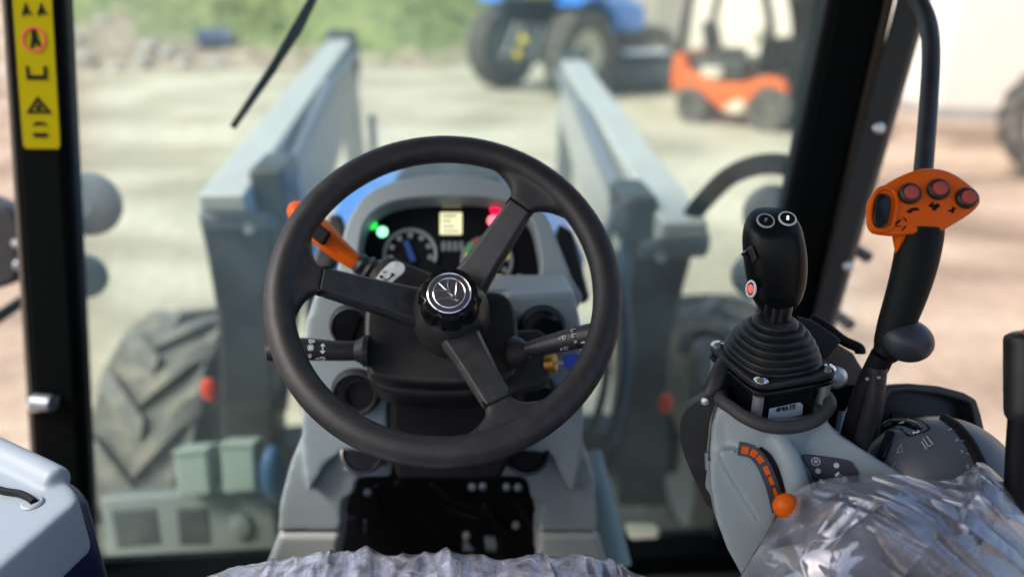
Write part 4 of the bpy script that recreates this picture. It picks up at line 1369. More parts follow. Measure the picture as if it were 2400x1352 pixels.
mould = [prism(PP.many(ped), NP * -.10), prism(PP.many(panL, .022), NP * -.06), prism(PP.many(panR, .022), NP * -.06),
         prism(PP.many([(812, 1080), (840, 1095), (905, 1088), (917, 1108), (915, 1118), (850, 1120), (800, 1105)], .014), NP * -.05),
         prism(PP.many([(1168, 1085), (1200, 1092), (1250, 1085), (1280, 1075), (1272, 1100), (1238, 1120), (1168, 1118)], .014), NP * -.05)]
put('pedestal', join(*mould), M_GREY, db, remesh=.0042, soft=7)
for q in ([(652, 1252), (799, 1252), (790, 1345), (616, 1345)], [(1262, 1252), (1401, 1252), (1432, 1345), (1262, 1345)]):
    put('lower_cover', prism(PP.many(q, .004), NP * -.09), M_GREYW, db, bevel=.012)
put('seam_gap', prism(PP.many([(668, 1240), (799, 1240), (799, 1262), (664, 1262)], -.016), NP * -.02), M_PRINT, db)
put('seam_gap', prism(PP.many([(1262, 1240), (1388, 1240), (1390, 1262), (1262, 1262)], -.016), NP * -.02), M_PRINT, db)
# bridge between binnacle and pedestal top
put('dash_shelf', prism([PP.p(742, 676), PP.p(1345, 676), PDH.p(1345, 708), PDH.p(778, 700)], V((0, .02, -.03))), M_GREY, db, bevel=.008)
for s, q in ((-1, [(735, 690), (812, 560), (800, 500), (770, 500), (700, 690)]), (1, [(1350, 700), (1300, 560), (1310, 520), (1345, 540), (1385, 700)])):
    put('side_skirt', prism(PDH.many(q, -.10), PDH.n * -.04), M_BLK, db, bevel=.008)

# air vents
def vent(name, px, py, rp, tilt, deep=True):
    c = PP.p(px, py, .033)
    r_ = rp / FPX * (c - CAM).dot(FW)
    nn = (NP + V((tilt, 0, .12))).normalized()
    Mv = frame(c, nn)
    v_ = put(name, lathe([(0, -.010), (r_ * .80, -.010), (r_ * .80, .003), (r_ * .86, .006), (r_ * .95, .005), (r_ * 1.02, 0), (r_ * 1.06, -.008), (r_ * 1.08, -.022), (0, -.022)], Mv, 40), M_BLK, db)
    put('vent_well', lathe([(0, -.0098), (r_ * .79, -.0098), (r_ * .79, -.0088), (0, -.0088)], Mv, 32), M_PRINT, v_)
    flap = [Mv @ V((r_ * .78 * math.cos(t), r_ * .78 * math.sin(t), -.001 - .003 * math.cos(t))) for t in [R(60 + 200 * k / 24) for k in range(25)]]
    flap += [Mv @ V((r_ * .70 * math.cos(t) * .95 - r_ * .02 + r_ * .24, r_ * .66 * math.sin(t) - r_ * .12, -.005)) for t in [R(255 - 190 * k / 24) for k in range(25)]]
    put('vent_flap', prism(flap, nn * -.003), M_BLK, v_, bevel=.001)
    put('vent_rim', tube(flap[25:], .0012, 6), M_SPOKE, v_)
    return v_
vent('air_vent', 832, 922, 56, -.05)
vent('air_vent', 1252, 930, 56, .05)
vent('air_vent', 822, 765, 50, -.05)
vent('air_vent', 1272, 772, 54, .05)
for px, py in ((852, 1058), (1234, 1062)):
    c = PP.p(px, py, .020)
    Mo = frame(c, (NP + V((0, 0, .9))).normalized())
    put('pocket', lathe([(0, -.004), (.030, -.004), (.034, .0), (.034, .004), (.030, .005), (.026, .001), (0, .001)], Mo, 32), M_GLOSS, db)

# ---- linkage in the dark opening
lk = thing('pedal_linkage', V((CX, 1.05, 1.2)), 'dark pedal linkage with levers, coil spring and bolts under the dashboard', 'linkage')
PB_ = Plane(V((CX, 1.12, 1.5)), 5)
put('back_plate', prism(PB_.many([(760, 1080), (1310, 1080), (1310, 1400), (760, 1400)]), V((0, .02, 0))), M_PRINT, lk)
def lkp(px, py, y=1.07):
    r = ray(px, py)
    return CAM + r * (y / r.y)
for px, py in ((1106, 1140), (1131, 1139), (1187, 1140), (1214, 1141), (861, 1153), (1209, 1229), (1093, 1253)):
    put('bolt', lathe([(0, .008), (.0035, .008), (.0042, .006), (.0042, .003), (.0068, .003), (.0068, 0), (0, 0)], frame(lkp(px, py, 1.05), V((0, -1, .3))), 12), M_STEEL, lk)
for q in ([(1128, 1190), (1140, 1188), (1182, 1255), (1182, 1320), (1170, 1320), (1172, 1262)], [(1204, 1182), (1216, 1188), (1262, 1262), (1262, 1280), (1252, 1275)]):
    put('lever', prism([lkp(x, y, 1.04) for x, y in q], V((0, .012, 0))), M_DARK, lk, bevel=.002)
put('lever', prism([lkp(x, y, 1.06) for x, y in [(1195, 1240), (1210, 1236), (1262, 1285), (1260, 1300)]], V((0, .008, 0))), M_DARK, lk, bevel=.002)
spr = []
for k in range(7 * 14):
    t = k / 14 * 2 * math.pi
    c = lkp(1138 + 24 * k / 98, 1272 + 3 * k / 98, 1.05)
    spr.append(c + V((0, math.cos(t) * .011, math.sin(t) * .0125)))
put('coil_spring', tube(spr, .0017, 6), M_CYL, lk)
put('bracket', prism([lkp(x, y, 1.045) for x, y in [(1086, 1262), (1092, 1262), (1104, 1280), (1112, 1288), (1110, 1291), (1086, 1291)]], V((0, .004, 0))), M_CYL, lk, bevel=.001)
put('rod', tube([lkp(1040, 1190, 1.08), lkp(1090, 1205, 1.07), lkp(1122, 1214, 1.06)], .0035, 8), M_DARK, lk)
for q in ([(930, 1130), (960, 1190), (1010, 1230), (1060, 1300)], [(880, 1140), (900, 1210), (950, 1260), (960, 1330)], [(1010, 1135), (1060, 1175), (1120, 1195), (1180, 1250)]):
    put('cable', tube(cr([lkp(x, y, 1.085) for x, y in q], 6, False), .0055, 10), M_DARK, lk)
put('pedal_pad', prism([lkp(x, y, 1.06) for x, y in [(806, 1218), (836, 1216), (836, 1258), (804, 1262)]], V((0, .01, 0))), M_PANEL, lk, bevel=.003)
put('stop_tab', prism([lkp(x, y, 1.05) for x, y in [(852, 1222), (858, 1221), (857, 1250), (852, 1250)]], V((0, .006, 0))), M_CYL, lk)

# ================================================================== JOYSTICK
ZP = 1.8733
FLc, FRc, BLc, BRc = V((.3137, .7163, ZP)), V((.4117, .7403, ZP)), V((.3075, .8145, ZP)), V((.4055, .8385, ZP))
JC = (FLc + FRc + BLc + BRc) / 4
jx = ((FRc - FLc) + (BRc - BLc)).normalized()
jy = V((-jx.y, jx.x, 0))
MJ = Matrix((jx, jy, V((0, 0, 1)))).transposed().to_4x4()
MJ.translation = JC
js = thing('joystick', JC - V((0, 0, .05)), 'black joystick on a ribbed boot and bolted square plate', 'joystick')


def rsq(hw, hd, z, e=.5, n=32, cx_=0, cy_=0):
    out = []
    for k in range(n):
        a = 2 * math.pi * k / n + math.pi / n
        c, s = math.cos(a), math.sin(a)
        out.append(V((cx_ + hw * math.copysign(abs(c) ** e, c), cy_ + hd * math.copysign(abs(s) ** e, s), z)))
    return out


put('plate', xform(loft([rsq(.053, .053, -.010, .32), rsq(.056, .056, -.006, .32), rsq(.056, .056, -.0015, .32), rsq(.0545, .0545, 0, .32)]), MJ), M_BLK, js, bevel=.0008)
put('plate_rim', xform(loft([rsq(.054, .054, -.017, .32), rsq(.0565, .0565, -.0155, .32), rsq(.0565, .0565, -.0105, .32)]), MJ), M_GLOSS, js, bevel=.0015)
# bellows
prof = []
hs = []
for k, (r_, h) in enumerate(((.0505, .002), (.0500, .0105), (.0478, .0195), (.0445, .0280), (.0398, .0365), (.0335, .0440), (.0262, .0505))):
    hs += [(r_ - .0045, h - .0035), (r_ - .0008, h - .0010), (r_, h + .0012), (r_ - .0010, h + .0034), (r_ - .0042, h + .0046)]
hs = [(.0500, -.002)] + hs + [(.0165, .0580)]
rings = []
for r_, h in [(a_, b_ * .86) for a_, b_ in hs]:
    e = .66 + .34 * (h / .050)
    rings.append(rsq(r_, r_, h, min(1.0, e), 48, cy_=.004 * h / .066))
put('boot', xform(loft(rings), MJ), M_BOOT, js, sub=1)
put('stem', xform(loft([rsq(.0140, .012, .040, .6), rsq(.0140, .012, .067, .6)]), MJ), M_GLOSS, js)
# bolts and standoffs
for u, v in ((-.0445, -.0445), (.0445, -.0445), (-.0445, .0445), (.0445, .0445)):
    put('bolt', xform(lathe([(0, .0052), (.003, .0050), (.0065, .0035), (.0085, .001), (.0085, 0), (0, 0)], Matrix.Translation(V((u, v, 0))), 24), MJ), M_CHROME, js)
    put('standoff', xform(lathe([(0, -.045), (.0062, -.045), (.0062, -.019), (0, -.019)], Matrix.Translation(V((u, v, 0))), 20), MJ), M_STEEL, js)
put('base_block', xform(loft([rsq(.048, .040, -.075, .35), rsq(.048, .040, -.019, .35)]), MJ), M_GLOSS, js, bevel=.003)
# maker's plate
lab_o = W(1846, 953, .868)
PLB = Plane(MJ @ V((0, -.041, -.03)), n=-(jy))
lq = PLB.many([(1804, 958), (1876, 943), (1882, 949), (1880, 972), (1800, 985)], .002)
put('maker_label', prism(lq, jy * .001), M_LBLUE, js)
c_ = PLB.p(1842, 957, .0035)
lx = (PLB.p(1875, 951, .003) - PLB.p(1810, 963, .003)).normalized()
ml = Matrix((lx, V((0, 0, 1)) - lx * lx.z, -jy)).transposed().to_4x4()
ml.translation = c_
text_obj('letter', '4MATE', ml, .0088, M_PRINT, js)

# handle
JD = .905
sil = [(500, 1798, 1846), (504, 1778, 1860), (512, 1764, 1868), (526, 1752, 1873), (545, 1746, 1877), (575, 1744, 1883), (610, 1747, 1886), (650, 1752, 1884), (680, 1757, 1877), (700, 1764, 1869), (716, 1775, 1857), (727, 1785, 1844), (733, 1794, 1834)]
PJH = Plane(W(1815, 620, JD), 10)
rings = []
for k, (y, xl, xr) in enumerate(sil):
    a, b = PJH.p(xl, y), PJH.p(xr, y)
    c, hw = (a + b) / 2, (b - a).length / 2
    if k < 3:
        c = c + V((0, .014 - .004 * k, 0))
    ring = []
    n = 32
    for i in range(n):
        t = 2 * math.pi * i / n
        cc, ss = math.cos(t), math.sin(t)
        e = .68
        ring.append(c + RT * hw * math.copysign(abs(cc) ** e, cc) + (V((0, 1, 0)) + V((0, 0, .12))) * hw * .78 * math.copysign(abs(ss) ** (.85), ss))
    rings.append(ring)
put('handle', loft(rings), mat('handle_black', (0.003, 0.004, 0.0045), 0.33, bump=.08, bscale=500, spec=.2), js, sub=1)
bn = V((-.05, -.55, .83)).normalized()
for px, py, ch, m_, mi, lit in ((1794, 519, 'F', M_STEEL, M_GLOSS, M_DIM), (1845, 514, 'S', M_WHITE, M_GLOSS, M_ICON)):
    c = W(px, py, JD - .0215)
    b_ = put('button', lathe([(0, -.003), (.0085, -.003), (.0085, .002), (0, .002)], frame(c, bn), 24), mi, js)
    put('button_ring', ringtube([frame(c, bn) @ V((.0092 * math.cos(t), .0092 * math.sin(t), .001)) for t in [2 * math.pi * k / 32 for k in range(32)]], .0013, 8, bn), mat('ring_' + ch, (.30, .36, .38) if ch == 'F' else (.50, .56, .57), .4), b_)
    text_obj('letter', ch, frame(c + bn * .0022, bn) @ Matrix.Rotation(R(-14), 4, 'Z'), .0080, lit, b_)
# side rocker and red button
rk = put('rocker', prism([W(1752, 584, .888), W(1763, 574, .880), W(1775, 606, .876), W(1764, 618, .884)], FW * .014), M_SPOKE, js, bevel=.0015)
put('rocker_wing', prism([W(1742, 594, .892), W(1753, 585, .887), W(1764, 617, .884), W(1757, 610, .890)], FW * .012), M_GLOSS, js, bevel=.001)
bn2 = V((-.95, -.30, .1)).normalized()
c = W(1760, 677, .886)
b_ = put('button', lathe([(0, .0025), (.004, .002), (.0055, .0005), (0, 0)], frame(c, bn2), 24), M_REDI, js)
put('button_ring', ringtube([frame(c, bn2) @ V((.0075 * math.cos(t), .0092 * math.sin(t), 0)) for t in [2 * math.pi * k / 32 for k in range(32)]], .0014, 8, bn2), M_WHITE, b_)
put('button_base', lathe([(0, .0006), (.0068, .0006), (.0068, -.003), (0, -.003)], frame(c, bn2), 24), M_PANEL, b_)

# ================================================================== SIDE CONSOLE
co = thing('side_console', V((.40, .72, 1.2)), 'pale grey right-hand control console below the joystick', 'console')
PS = Plane(W(1800, 1120, .865), 22, -14)
NS = PS.n
body = [(1690, 934), (1670, 1000), (1663, 1080), (1668, 1150), (1680, 1220), (1706, 1290), (1745, 1360), (1800, 1440), (2380, 1440), (2370, 1240), (2200, 1160), (2060, 1080), (2008, 1044), (1962, 1014), (1940, 985), (1900, 990), (1800, 985), (1740, 965)]
pod = [prism(PS.many(body), NS * -.11)]
# collar round the joystick base: follows the rim curve
rimc = [(1688, 936), (1712, 958), (1745, 981), (1790, 1000), (1840, 1005), (1890, 997), (1925, 978), (1944, 946)]
rim3 = [W(x, y, d) for (x, y), d in zip(rimc, (.885, .862, .848, .840, .840, .846, .862, .885))]
back = [W(1905, 905, .97), W(1810, 895, .98), W(1720, 905, .96)]
ring_t = cr(rim3 + back, 4)
def down(p, k, dz):
    c = sum(ring_t, V()) / len(ring_t)
    q = c + (p - c) * k
    return V((q.x, q.y, q.z - dz))
collar_o = [[down(p, 1.0, .0) for p in ring_t], [down(p, 1.02, .03) for p in ring_t], [down(p, 1.06, .06) for p in ring_t], [down(p, 1.12, .12) for p in ring_t]]
collar_i = [[down(p, .93, .0) for p in ring_t], [down(p, .93, .032) for p in ring_t]]
pod.append(loft([collar_o[3], collar_o[2], collar_o[1], collar_o[0], collar_i[0], collar_i[1]]))
rid = cr([PS.p(x, y, h) for x, y, h in ((1792, 1012, .000), (1818, 1028, .012), (1843, 1066, .020), (1860, 1110, .022), (1872, 1160, .020), (1876, 1220, .012))], 5, False)
pod.append(tube(rid, .0135, 12))
pod.append(prism(cr(PS.many([(1684, 1062), (1730, 1056), (1775, 1078), (1802, 1120), (1816, 1175), (1820, 1225), (1800, 1250), (1765, 1205), (1718, 1130)], .016), 3), NS * -.05))
put('pod', join(*pod), M_GREY, co, remesh=.0036, soft=6)
put('collar_edging', ringtube(cr([p + V((0, 0, .002)) for p in rim3 + back], 6), .0075, 12), M_EDGE, co)
put('edging_tail', tube(cr([W(1690, 930, .882), W(1680, 960, .885), W(1672, 1010, .885), W(1666, 1080, .88)], 5, False), .004, 8), M_EDGE, co)
put('collar_well', prism([down(p, .92, .030) for p in ring_t], V((0, 0, -.004))), M_PRINT, co)
# throttle slot, its orange scale and knob
slot = cr([PS.p(x, y, .0185) for x, y in ((1776, 1056), (1798, 1074), (1816, 1108), (1829, 1142), (1840, 1178), (1846, 1215))], 5, False)
def ribbon(path, w0, w1, side_, vec, lift=0.0):
    ro_, ri_ = [], []
    for i, p in enumerate(path):
        t = (path[min(i + 1, len(path) - 1)] - path[max(i - 1, 0)]).normalized()
        sx = t.cross(NS).normalized() * side_
        ro_.append(p + sx * w0 + NS * lift)
        ri_.append(p + sx * w1 + NS * lift)
    secs = [[a, b, b + V(vec), a + V(vec)] for a, b in zip(ro_, ri_)]
    return loft(secs)
put('throttle_slot', ribbon(slot, -.0060, .0060, 1, NS * -.01), M_PRINT, co)
tick = cr([PS.p(x, y, .0195) for x, y in ((1732, 1053), (1762, 1060), (1785, 1084), (1803, 1122), (1815, 1158), (1824, 1200))], 8, False)
put('throttle_scale', ribbon(tick, -.0075, .0065, 1, NS * -.008), M_PANEL, co)
n_t = len(tick)
for k in range(7):
    a = int(2 + k * (n_t - 3) / 7)
    seg = tick[a:a + 5]
    put('scale_tick', ribbon(seg, -.0046 + .0003 * k, .0038 - .0007 * k, 1, NS * -.002, .0012), M_ORG, co)
kn = W(1842, 1185, .805)
put('throttle_knob', ellipsoid(kn, .0135, .012, .0140, 28, 16, Matrix.Rotation(R(20), 4, 'Y')), M_ORG, co)
put('throttle_stem', tube([kn, PS.p(1846, 1190, -.005)], .006, 10), M_PRINT, co)
# switch panel with small lamps
PS2 = Plane(PS.p(1950, 1100, .003), n=NS)
pn = put('switch_panel', prism(cr(PS2.many([(1880, 1070), (1900, 1066), (1985, 1078), (2003, 1092), (2012, 1118), (1990, 1170), (1930, 1170), (1900, 1105)]), 3), NS * -.003), M_PANEL, co, bevel=.0015)
for px, py, m_ in ((1917, 1103, M_CLEAR), (1960, 1090, M_CLEAR)):
    put('lamp', lathe([(0, .0010), (.0030, .0008), (.0030, 0), (0, 0)], frame(PS2.p(px, py, .0002), NS), 16), m_, pn)
put('icon', ringtube([frame(PS2.p(1912, 1081, .0006), NS) @ V((.0045 * math.cos(t), .0045 * math.sin(t), 0)) for t in [2 * math.pi * k / 20 for k in range(20)]], .0004, 5, NS), M_WHITE, pn)
for k in range(3):
    t = math.pi * k / 3
    put('icon', tube([frame(PS2.p(1912, 1081, .0006), NS) @ V((.0036 * math.cos(t), .0036 * math.sin(t), 0)), frame(PS2.p(1912, 1081, .0006), NS) @ V((-.0036 * math.cos(t), -.0036 * math.sin(t), 0))], .0004, 5), M_WHITE, pn)
put('icon', prism(PS2.many([(1956, 1112), (1966, 1105), (1968, 1108), (1962, 1114), (1974, 1112), (1958, 1116)], .0006), NS * -.0006), M_WHITE, pn)
put('icon', prism(PS2.many([(1920, 1124), (1926, 1121), (1928, 1128), (1934, 1126), (1930, 1132), (1920, 1131)], .0006), NS * -.0006), M_WHITE, pn)

# dark dome with thumb wheel
dc = W(2195, 1165, .90)
DRX, DRZ = 182 / FPX * .90, 195 / FPX * .90
def dome_pt(px, py, h=0.0):
    """point on the dome under a pixel"""
    r = ray(px, py)
    e = V((DRX + h, .085 + h, DRZ + h))
    d_ = V((r.x / e.x, r.y / e.y, r.z / e.z))
    o_ = V(((CAM - dc).x / e.x, (CAM - dc).y / e.y, (CAM - dc).z / e.z))
    A, B, C_ = d_.dot(d_), 2 * d_.dot(o_), o_.dot(o_) - 1
    disc_ = B * B - 4 * A * C_
    if disc_ < 0:
        disc_ = 0
    t = (-B - math.sqrt(disc_)) / (2 * A)
    return CAM + r * t
def dome_n(p):
    q = p - dc
    return V((q.x / DRX ** 2, q.y / .085 ** 2, q.z / DRZ ** 2)).normalized()
dm = put('control_dome', ellipsoid(dc, DRX, .085, DRZ, 48, 28), M_DOME, co)
put('dome_groove', tube(cr([dome_pt(x, y, -.002) for x, y in ((2214, 984), (2240, 1002), (2268, 1035), (2292, 1080), (2310, 1125), (2325, 1180))], 5, False), .0075, 10), M_PRINT, dm)
put('thumb_slot', tube(cr([dome_pt(x, y, -.001) for x, y in ((2088, 1018), (2080, 1040), (2070, 1062), (2064, 1084))], 4, False), .0062, 12), M_PRINT, dm)
put('thumb_roller', tube(cr([dome_pt(x, y, .002) for x, y in ((2082, 1036), (2074, 1056), (2068, 1074))], 4, False), .0040, 12), M_GLOSS, dm)
tw_ = [(2062, 1003), (2078, 990), (2110, 980), (2150, 980), (2175, 996), (2178, 1006), (2150, 1016), (2128, 1022), (2112, 1006), (2085, 1000)]
put('thumb_recess', loft([[dome_pt(x, y, .0008) for x, y in cr(tw_, 3)], [dome_pt(x, y, -.010) for x, y in cr(tw_, 3)]]), M_PRINT, dm)
put('thumb_wheel', tube(cr([dome_pt(x, y, -.001) for x, y in ((2070, 998), (2100, 990), (2130, 994), (2158, 1008))], 4, False), [.003, .004, .0052, .0058, .006, .0062, .0064, .0064, .0064, .0062, .006, .005, .003], 12), M_GLOSS, dm)
def dome_text(s, px, py, size, m_, rot=0, h=.001):
    p = dome_pt(px, py, h)
    text_obj('letter', s, frame(p, dome_n(p)) @ Matrix.Rotation(R(rot), 4, 'Z'), size, m_, dm)
dome_text('1', 2112, 990, .009, M_WHITE, 0, .008)
dome_text('2', 2146, 1012, .010, M_WHITE, -20, .008)
for s, px, py in (('5', 2227, 1006), ('6', 2243, 1030), ('7', 2254, 1060), ('8', 2268, 1093)):
    dome_text(s, px, py, .0065, M_DIM, -15)
    put('dash_mark', tube([dome_pt(px + 10, py + 2, .0008), dome_pt(px + 17, py + 3, .0008)], .0005, 5), M_DIM, dm)
for a in ([(2102, 1060), (2112, 1040), (2116, 1058)], [(2088, 1096), (2100, 1084), (2102, 1098)]):
    put('mark', tube([dome_pt(x, y, .0008) for x, y in a + [a[0]]], .0006, 5), M_DIM, dm)
for a in ([(2163, 1026), (2176, 1046), (2182, 1042)], [(2172, 1022), (2186, 1040)], [(2160, 1034), (2172, 1052)]):
    put('mark', tube([dome_pt(x, y, .0008) for x, y in a], .0009, 5), M_DIM, dm)

# display pod behind the dome
PDp = Plane(W(2180, 970, .97), 30, -14)
dp = thing('display_pod', W(2180, 1060, .88), 'black hooded display pod behind the dark dome', 'display')
do = [(1995, 1060), (2030, 985), (2062, 918), (2082, 902), (2130, 898), (2200, 904), (2262, 920), (2290, 936), (2302, 975), (2322, 1070), (2330, 1110), (2160, 1110)]
di = [(2060, 1050), (2068, 990), (2082, 930), (2090, 922), (2132, 918), (2200, 924), (2258, 940), (2276, 950), (2282, 980), (2288, 1050), (2290, 1080), (2160, 1080)]
put('hood', ringprism(PDp.many(do), PDp.many(di), PDp.n * -.05), mat('pod_black', (.020, .024, .025), .45, bump=.1), dp, bevel=.006)
put('screen', prism(PDp.many([(2050, 1080), (2068, 920), (2130, 908), (2260, 928), (2284, 945), (2296, 1085)], -.035), PDp.n * -.01), M_GLOSS, dp)
put('screen_frame', ringprism(PDp.many([(2090, 1000), (2092, 968), (2262, 985), (2262, 1030)], -.030), PDp.many([(2100, 998), (2102, 978), (2252, 994), (2252, 1024)], -.030), PDp.n * -.004), M_BLK, dp, bevel=.001)

# oval black cover hanging at the left of the pod
ov = co
POV = Plane(W(1640, 1040, .915), 15, -20)
put('hinge_cover', prism(cr(POV.many([(1668, 918), (1640, 935), (1608, 955), (1594, 990), (1596, 1040), (1610, 1085), (1635, 1140), (1662, 1190), (1690, 1180), (1700, 1000), (1695, 940)]), 4), POV.n * -.03), M_BLK, ov, bevel=.008, seg=4)
put('hinge_clamp', tube(cr([W(1662, 925, .90), W(1676, 900, .90), W(1690, 870, .905), W(1700, 850, .91)], 4, False), .011, 12), M_BLK, ov)
put('screw', lathe([(0, .003), (.004, .002), (.005, 0), (0, 0)], frame(W(1652, 940, .895), V((-.4, -1, .2))), 14), M_STEEL, ov)
put('spring_pin', tube([W(1658, 1060, .885), W(1660, 1100, .885)], .0035, 8), M_CYL, ov)

# ================================================================== ORANGE CONTROL LEVER
cl = thing('control_lever', W(2060, 880, .84), 'control lever with orange head, three red buttons and black grip', 'lever')
PO = Plane(W(2165, 478, .80), 30, -8)
NO = PO.n
oz = lambda x, y: (2010 + x / 6.147, 380 + y / 6.147)
head = [(120, 620), (180, 500), (300, 390), (450, 290), (620, 200), (820, 122), (960, 92), (1150, 97), (1330, 145), (1500, 240), (1640, 350), (1740, 450), (1768, 530), (1755, 600), (1690, 690), (1560, 790), (1400, 890), (1280, 960), (1170, 1030), (1090, 1055), (950, 1045), (800, 1045), (620, 1068), (480, 1072), (350, 1060), (210, 1035), (140, 960), (115, 850)]
put('head', prism(cr(PO.many([oz(*p) for p in head]), 3), (W(2165, 478, 1) - CAM).normalized() * .030), M_ORG, cl, bevel=.0055, seg=5)
pxm = .80 / FPX
for bx, by in ((740, 460), (1150, 400), (1560, 525)):
    Mb_ = frame(PO.p(*oz(bx, by)), NO)
    b_ = put('button_collar', lathe([(0, -.002), (.0112, -.002), (.0112, .0035), (.0095, .0058), (.0082, .0062), (.0078, .005), (0, .005)], Mb_, 32), M_BLK, cl)
    put('button', lathe([(0, .0100), (.004, .0097), (.0066, .0086), (.0076, .0068), (.0076, .004), (0, .004)], Mb_, 28), M_RED, b_)
rkr = cr([oz(*p) for p in [(370, 455), (450, 480), (480, 560), (470, 720), (440, 860), (400, 925), (320, 945), (250, 910), (225, 830), (240, 680), (265, 540), (310, 470)]], 3)
put('rocker_switch', loft([PO.many(rkr, .0002), PO.many(rkr, .0030), PO.many([((x - 2067) * .8 + 2067, (y - 494) * .88 + 494) for x, y in rkr], .0048)]), M_GLOSS, cl, bevel=.001)
put('rocker_surround', ringtube(cr([PO.p(*oz(*p), .0006) for p in [(400, 372), (520, 430), (560, 560), (550, 680), (520, 820), (490, 920), (400, 985), (280, 985), (200, 910), (180, 780), (200, 600), (250, 460), (320, 390)]], 4), .0024, 8, NO), M_ORG, cl)
def oicon(pts):
    put('symbol', prism(PO.many([oz(*p) for p in pts], .0006), NO * -.0008), M_PRINT, cl)
oicon([(700, 715), (735, 690), (770, 665), (830, 652), (880, 665), (888, 700), (850, 695), (800, 705), (770, 735), (745, 742), (752, 722), (715, 728)])
oicon([(1020, 630), (1050, 600), (1090, 565), (1102, 578), (1080, 610), (1110, 612), (1150, 592), (1188, 610), (1180, 650), (1150, 665), (1130, 695), (1095, 700), (1070, 690), (1085, 665), (1045, 645)])
oicon([(1300, 695), (1350, 680), (1372, 640), (1384, 632), (1392, 660), (1428, 655), (1395, 690), (1385, 725), (1362, 745), (1352, 712), (1318, 712)])
oicon([(540, 885), (600, 830), (638, 822), (620, 850), (560, 905)])
for a in ([(545, 920), (600, 925), (630, 930)], [(655, 798), (690, 820), (695, 860)], [(690, 915), (670, 955), (640, 985)]):
    put('symbol', tube([PO.p(*oz(*p), .0006) for p in a], .0006, 5), M_PRINT, cl)
# grip
gp2 = [(2158, 535, 56, .815), (2156, 560, 56, .815), (2147, 610, 54.5, .815), (2134, 660, 52, .818), (2118, 710, 49, .82), (2104, 750, 46, .822), (2094, 785, 44, .825), (2084, 815, 40, .828), (2070, 835, 30, .83)]
gpts = cr([W(x, y, d) for x, y, r_, d in gp2], 4, False)
grad = [q.x for q in cr([V((r_ * .92 / FPX * d, 0, 0)) for x, y, r_, d in gp2], 4, False)]
put('grip', tube(gpts, grad, 28, squash=.9), mat('grip_black', (0.004, 0.006, 0.006), 0.5, bump=.3, bscale=450, spec=.12), cl)
put('head_neck', tube([W(2112, 540, .812), W(2107, 565, .812), W(2103, 600, .816)], [.010, .006, .0015], 12), M_ORG, cl)
put('hand_guard', ellipsoid(W(2124, 797, .822), .0285, .026, .0230, 32, 18, Matrix.Rotation(R(14), 4, 'Y')), mat('guard_slate', (.022, .026, .034), .38, spec=.35), cl)
put('shaft', tube(cr([W(2070, 830, .83), W(2045, 880, .845), W(2020, 940, .86), W(1985, 1060, .90)], 4, False), [.0125] * 13, 12), M_PRINT, cl)
put('shaft', tube(cr([W(2058, 860, .83), W(2050, 930, .84), W(2030, 1000, .86), W(2010, 1060, .88)], 4, False), [.0095] * 13, 12), M_BLK, cl)
for px, py in ((2033, 888), (2060, 885)):
    put('rivet', ellipsoid(W(px, py, .822), .0022, .002, .0022, 12, 8), M_CYL, cl)

# bracket plate behind the lever
lb = thing('lever_bracket', W(1960, 1000, .93), 'dark bracket plate with a large bolt right of the joystick', 'bracket')
PBR = Plane(W(1960, 860, .96), 12, -18)
put('plate', prism(PBR.many([(1900, 800), (1950, 800), (2000, 830), (2012, 850), (2025, 870), (2020, 900), (1990, 950), (1960, 1010), (1930, 1010), (1900, 960)]), PBR.n * -.008), M_TRIM, lb, bevel=.002)
put('top_flange', tube(cr([W(1900, 745, .97), W(1935, 765, .965), W(1975, 797, .96), (W(2012, 815, .955)), W(2016, 828, .955)], 5, False), .0065, 10), M_PRINT, lb)
put('shield', prism(PBR.many([(1868, 742), (1905, 752), (1960, 788), (1972, 800), (1930, 850), (1900, 870)], .006), PBR.n * -.006), M_FRAME, lb, bevel=.002)
put('arm_plate', prism(PBR.many([(1925, 870), (1960, 880), (1985, 905), (2010, 905), (1985, 960), (1960, 1030), (1940, 1060), (1920, 1000)], .008), PBR.n * -.006), M_PIL, lb, bevel=.002)
put('bolt', lathe([(0, .008), (.010, .007), (.014, .003), (.015, 0), (0, 0)], frame(PBR.p(1957, 884, .012), PBR.n), 24), M_STEEL, lb)
put('rod', tube([W(1975, 965, .95), W(1962, 1050, .94)], .006, 8), M_CYL, lb)

# far right lever
bl = thing('gear_lever', W(2385, 1140, .78), 'black upright lever at the right edge of the picture', 'lever')
put('grip', tube(cr([W(2400, 776, .78), W(2402, 800, .78), W(2402, 860, .78), W(2400, 930, .78), W(2398, 985, .78)], 4, False), [.010, .014, .0175, .0185, .019, .019, .019, .019, .019, .0188, .0185, .0185, .018, .0178, .0175, .0165, .014], 20), M_BLK, bl)
put('shaft', tube([W(2392, 975, .78), W(2386, 1060, .78), W(2380, 1200, .78)], .0115, 14), M_PRINT, bl)
put('button', ellipsoid(W(2412, 778, .768), .006, .005, .006, 14, 10), M_REFL, bl)

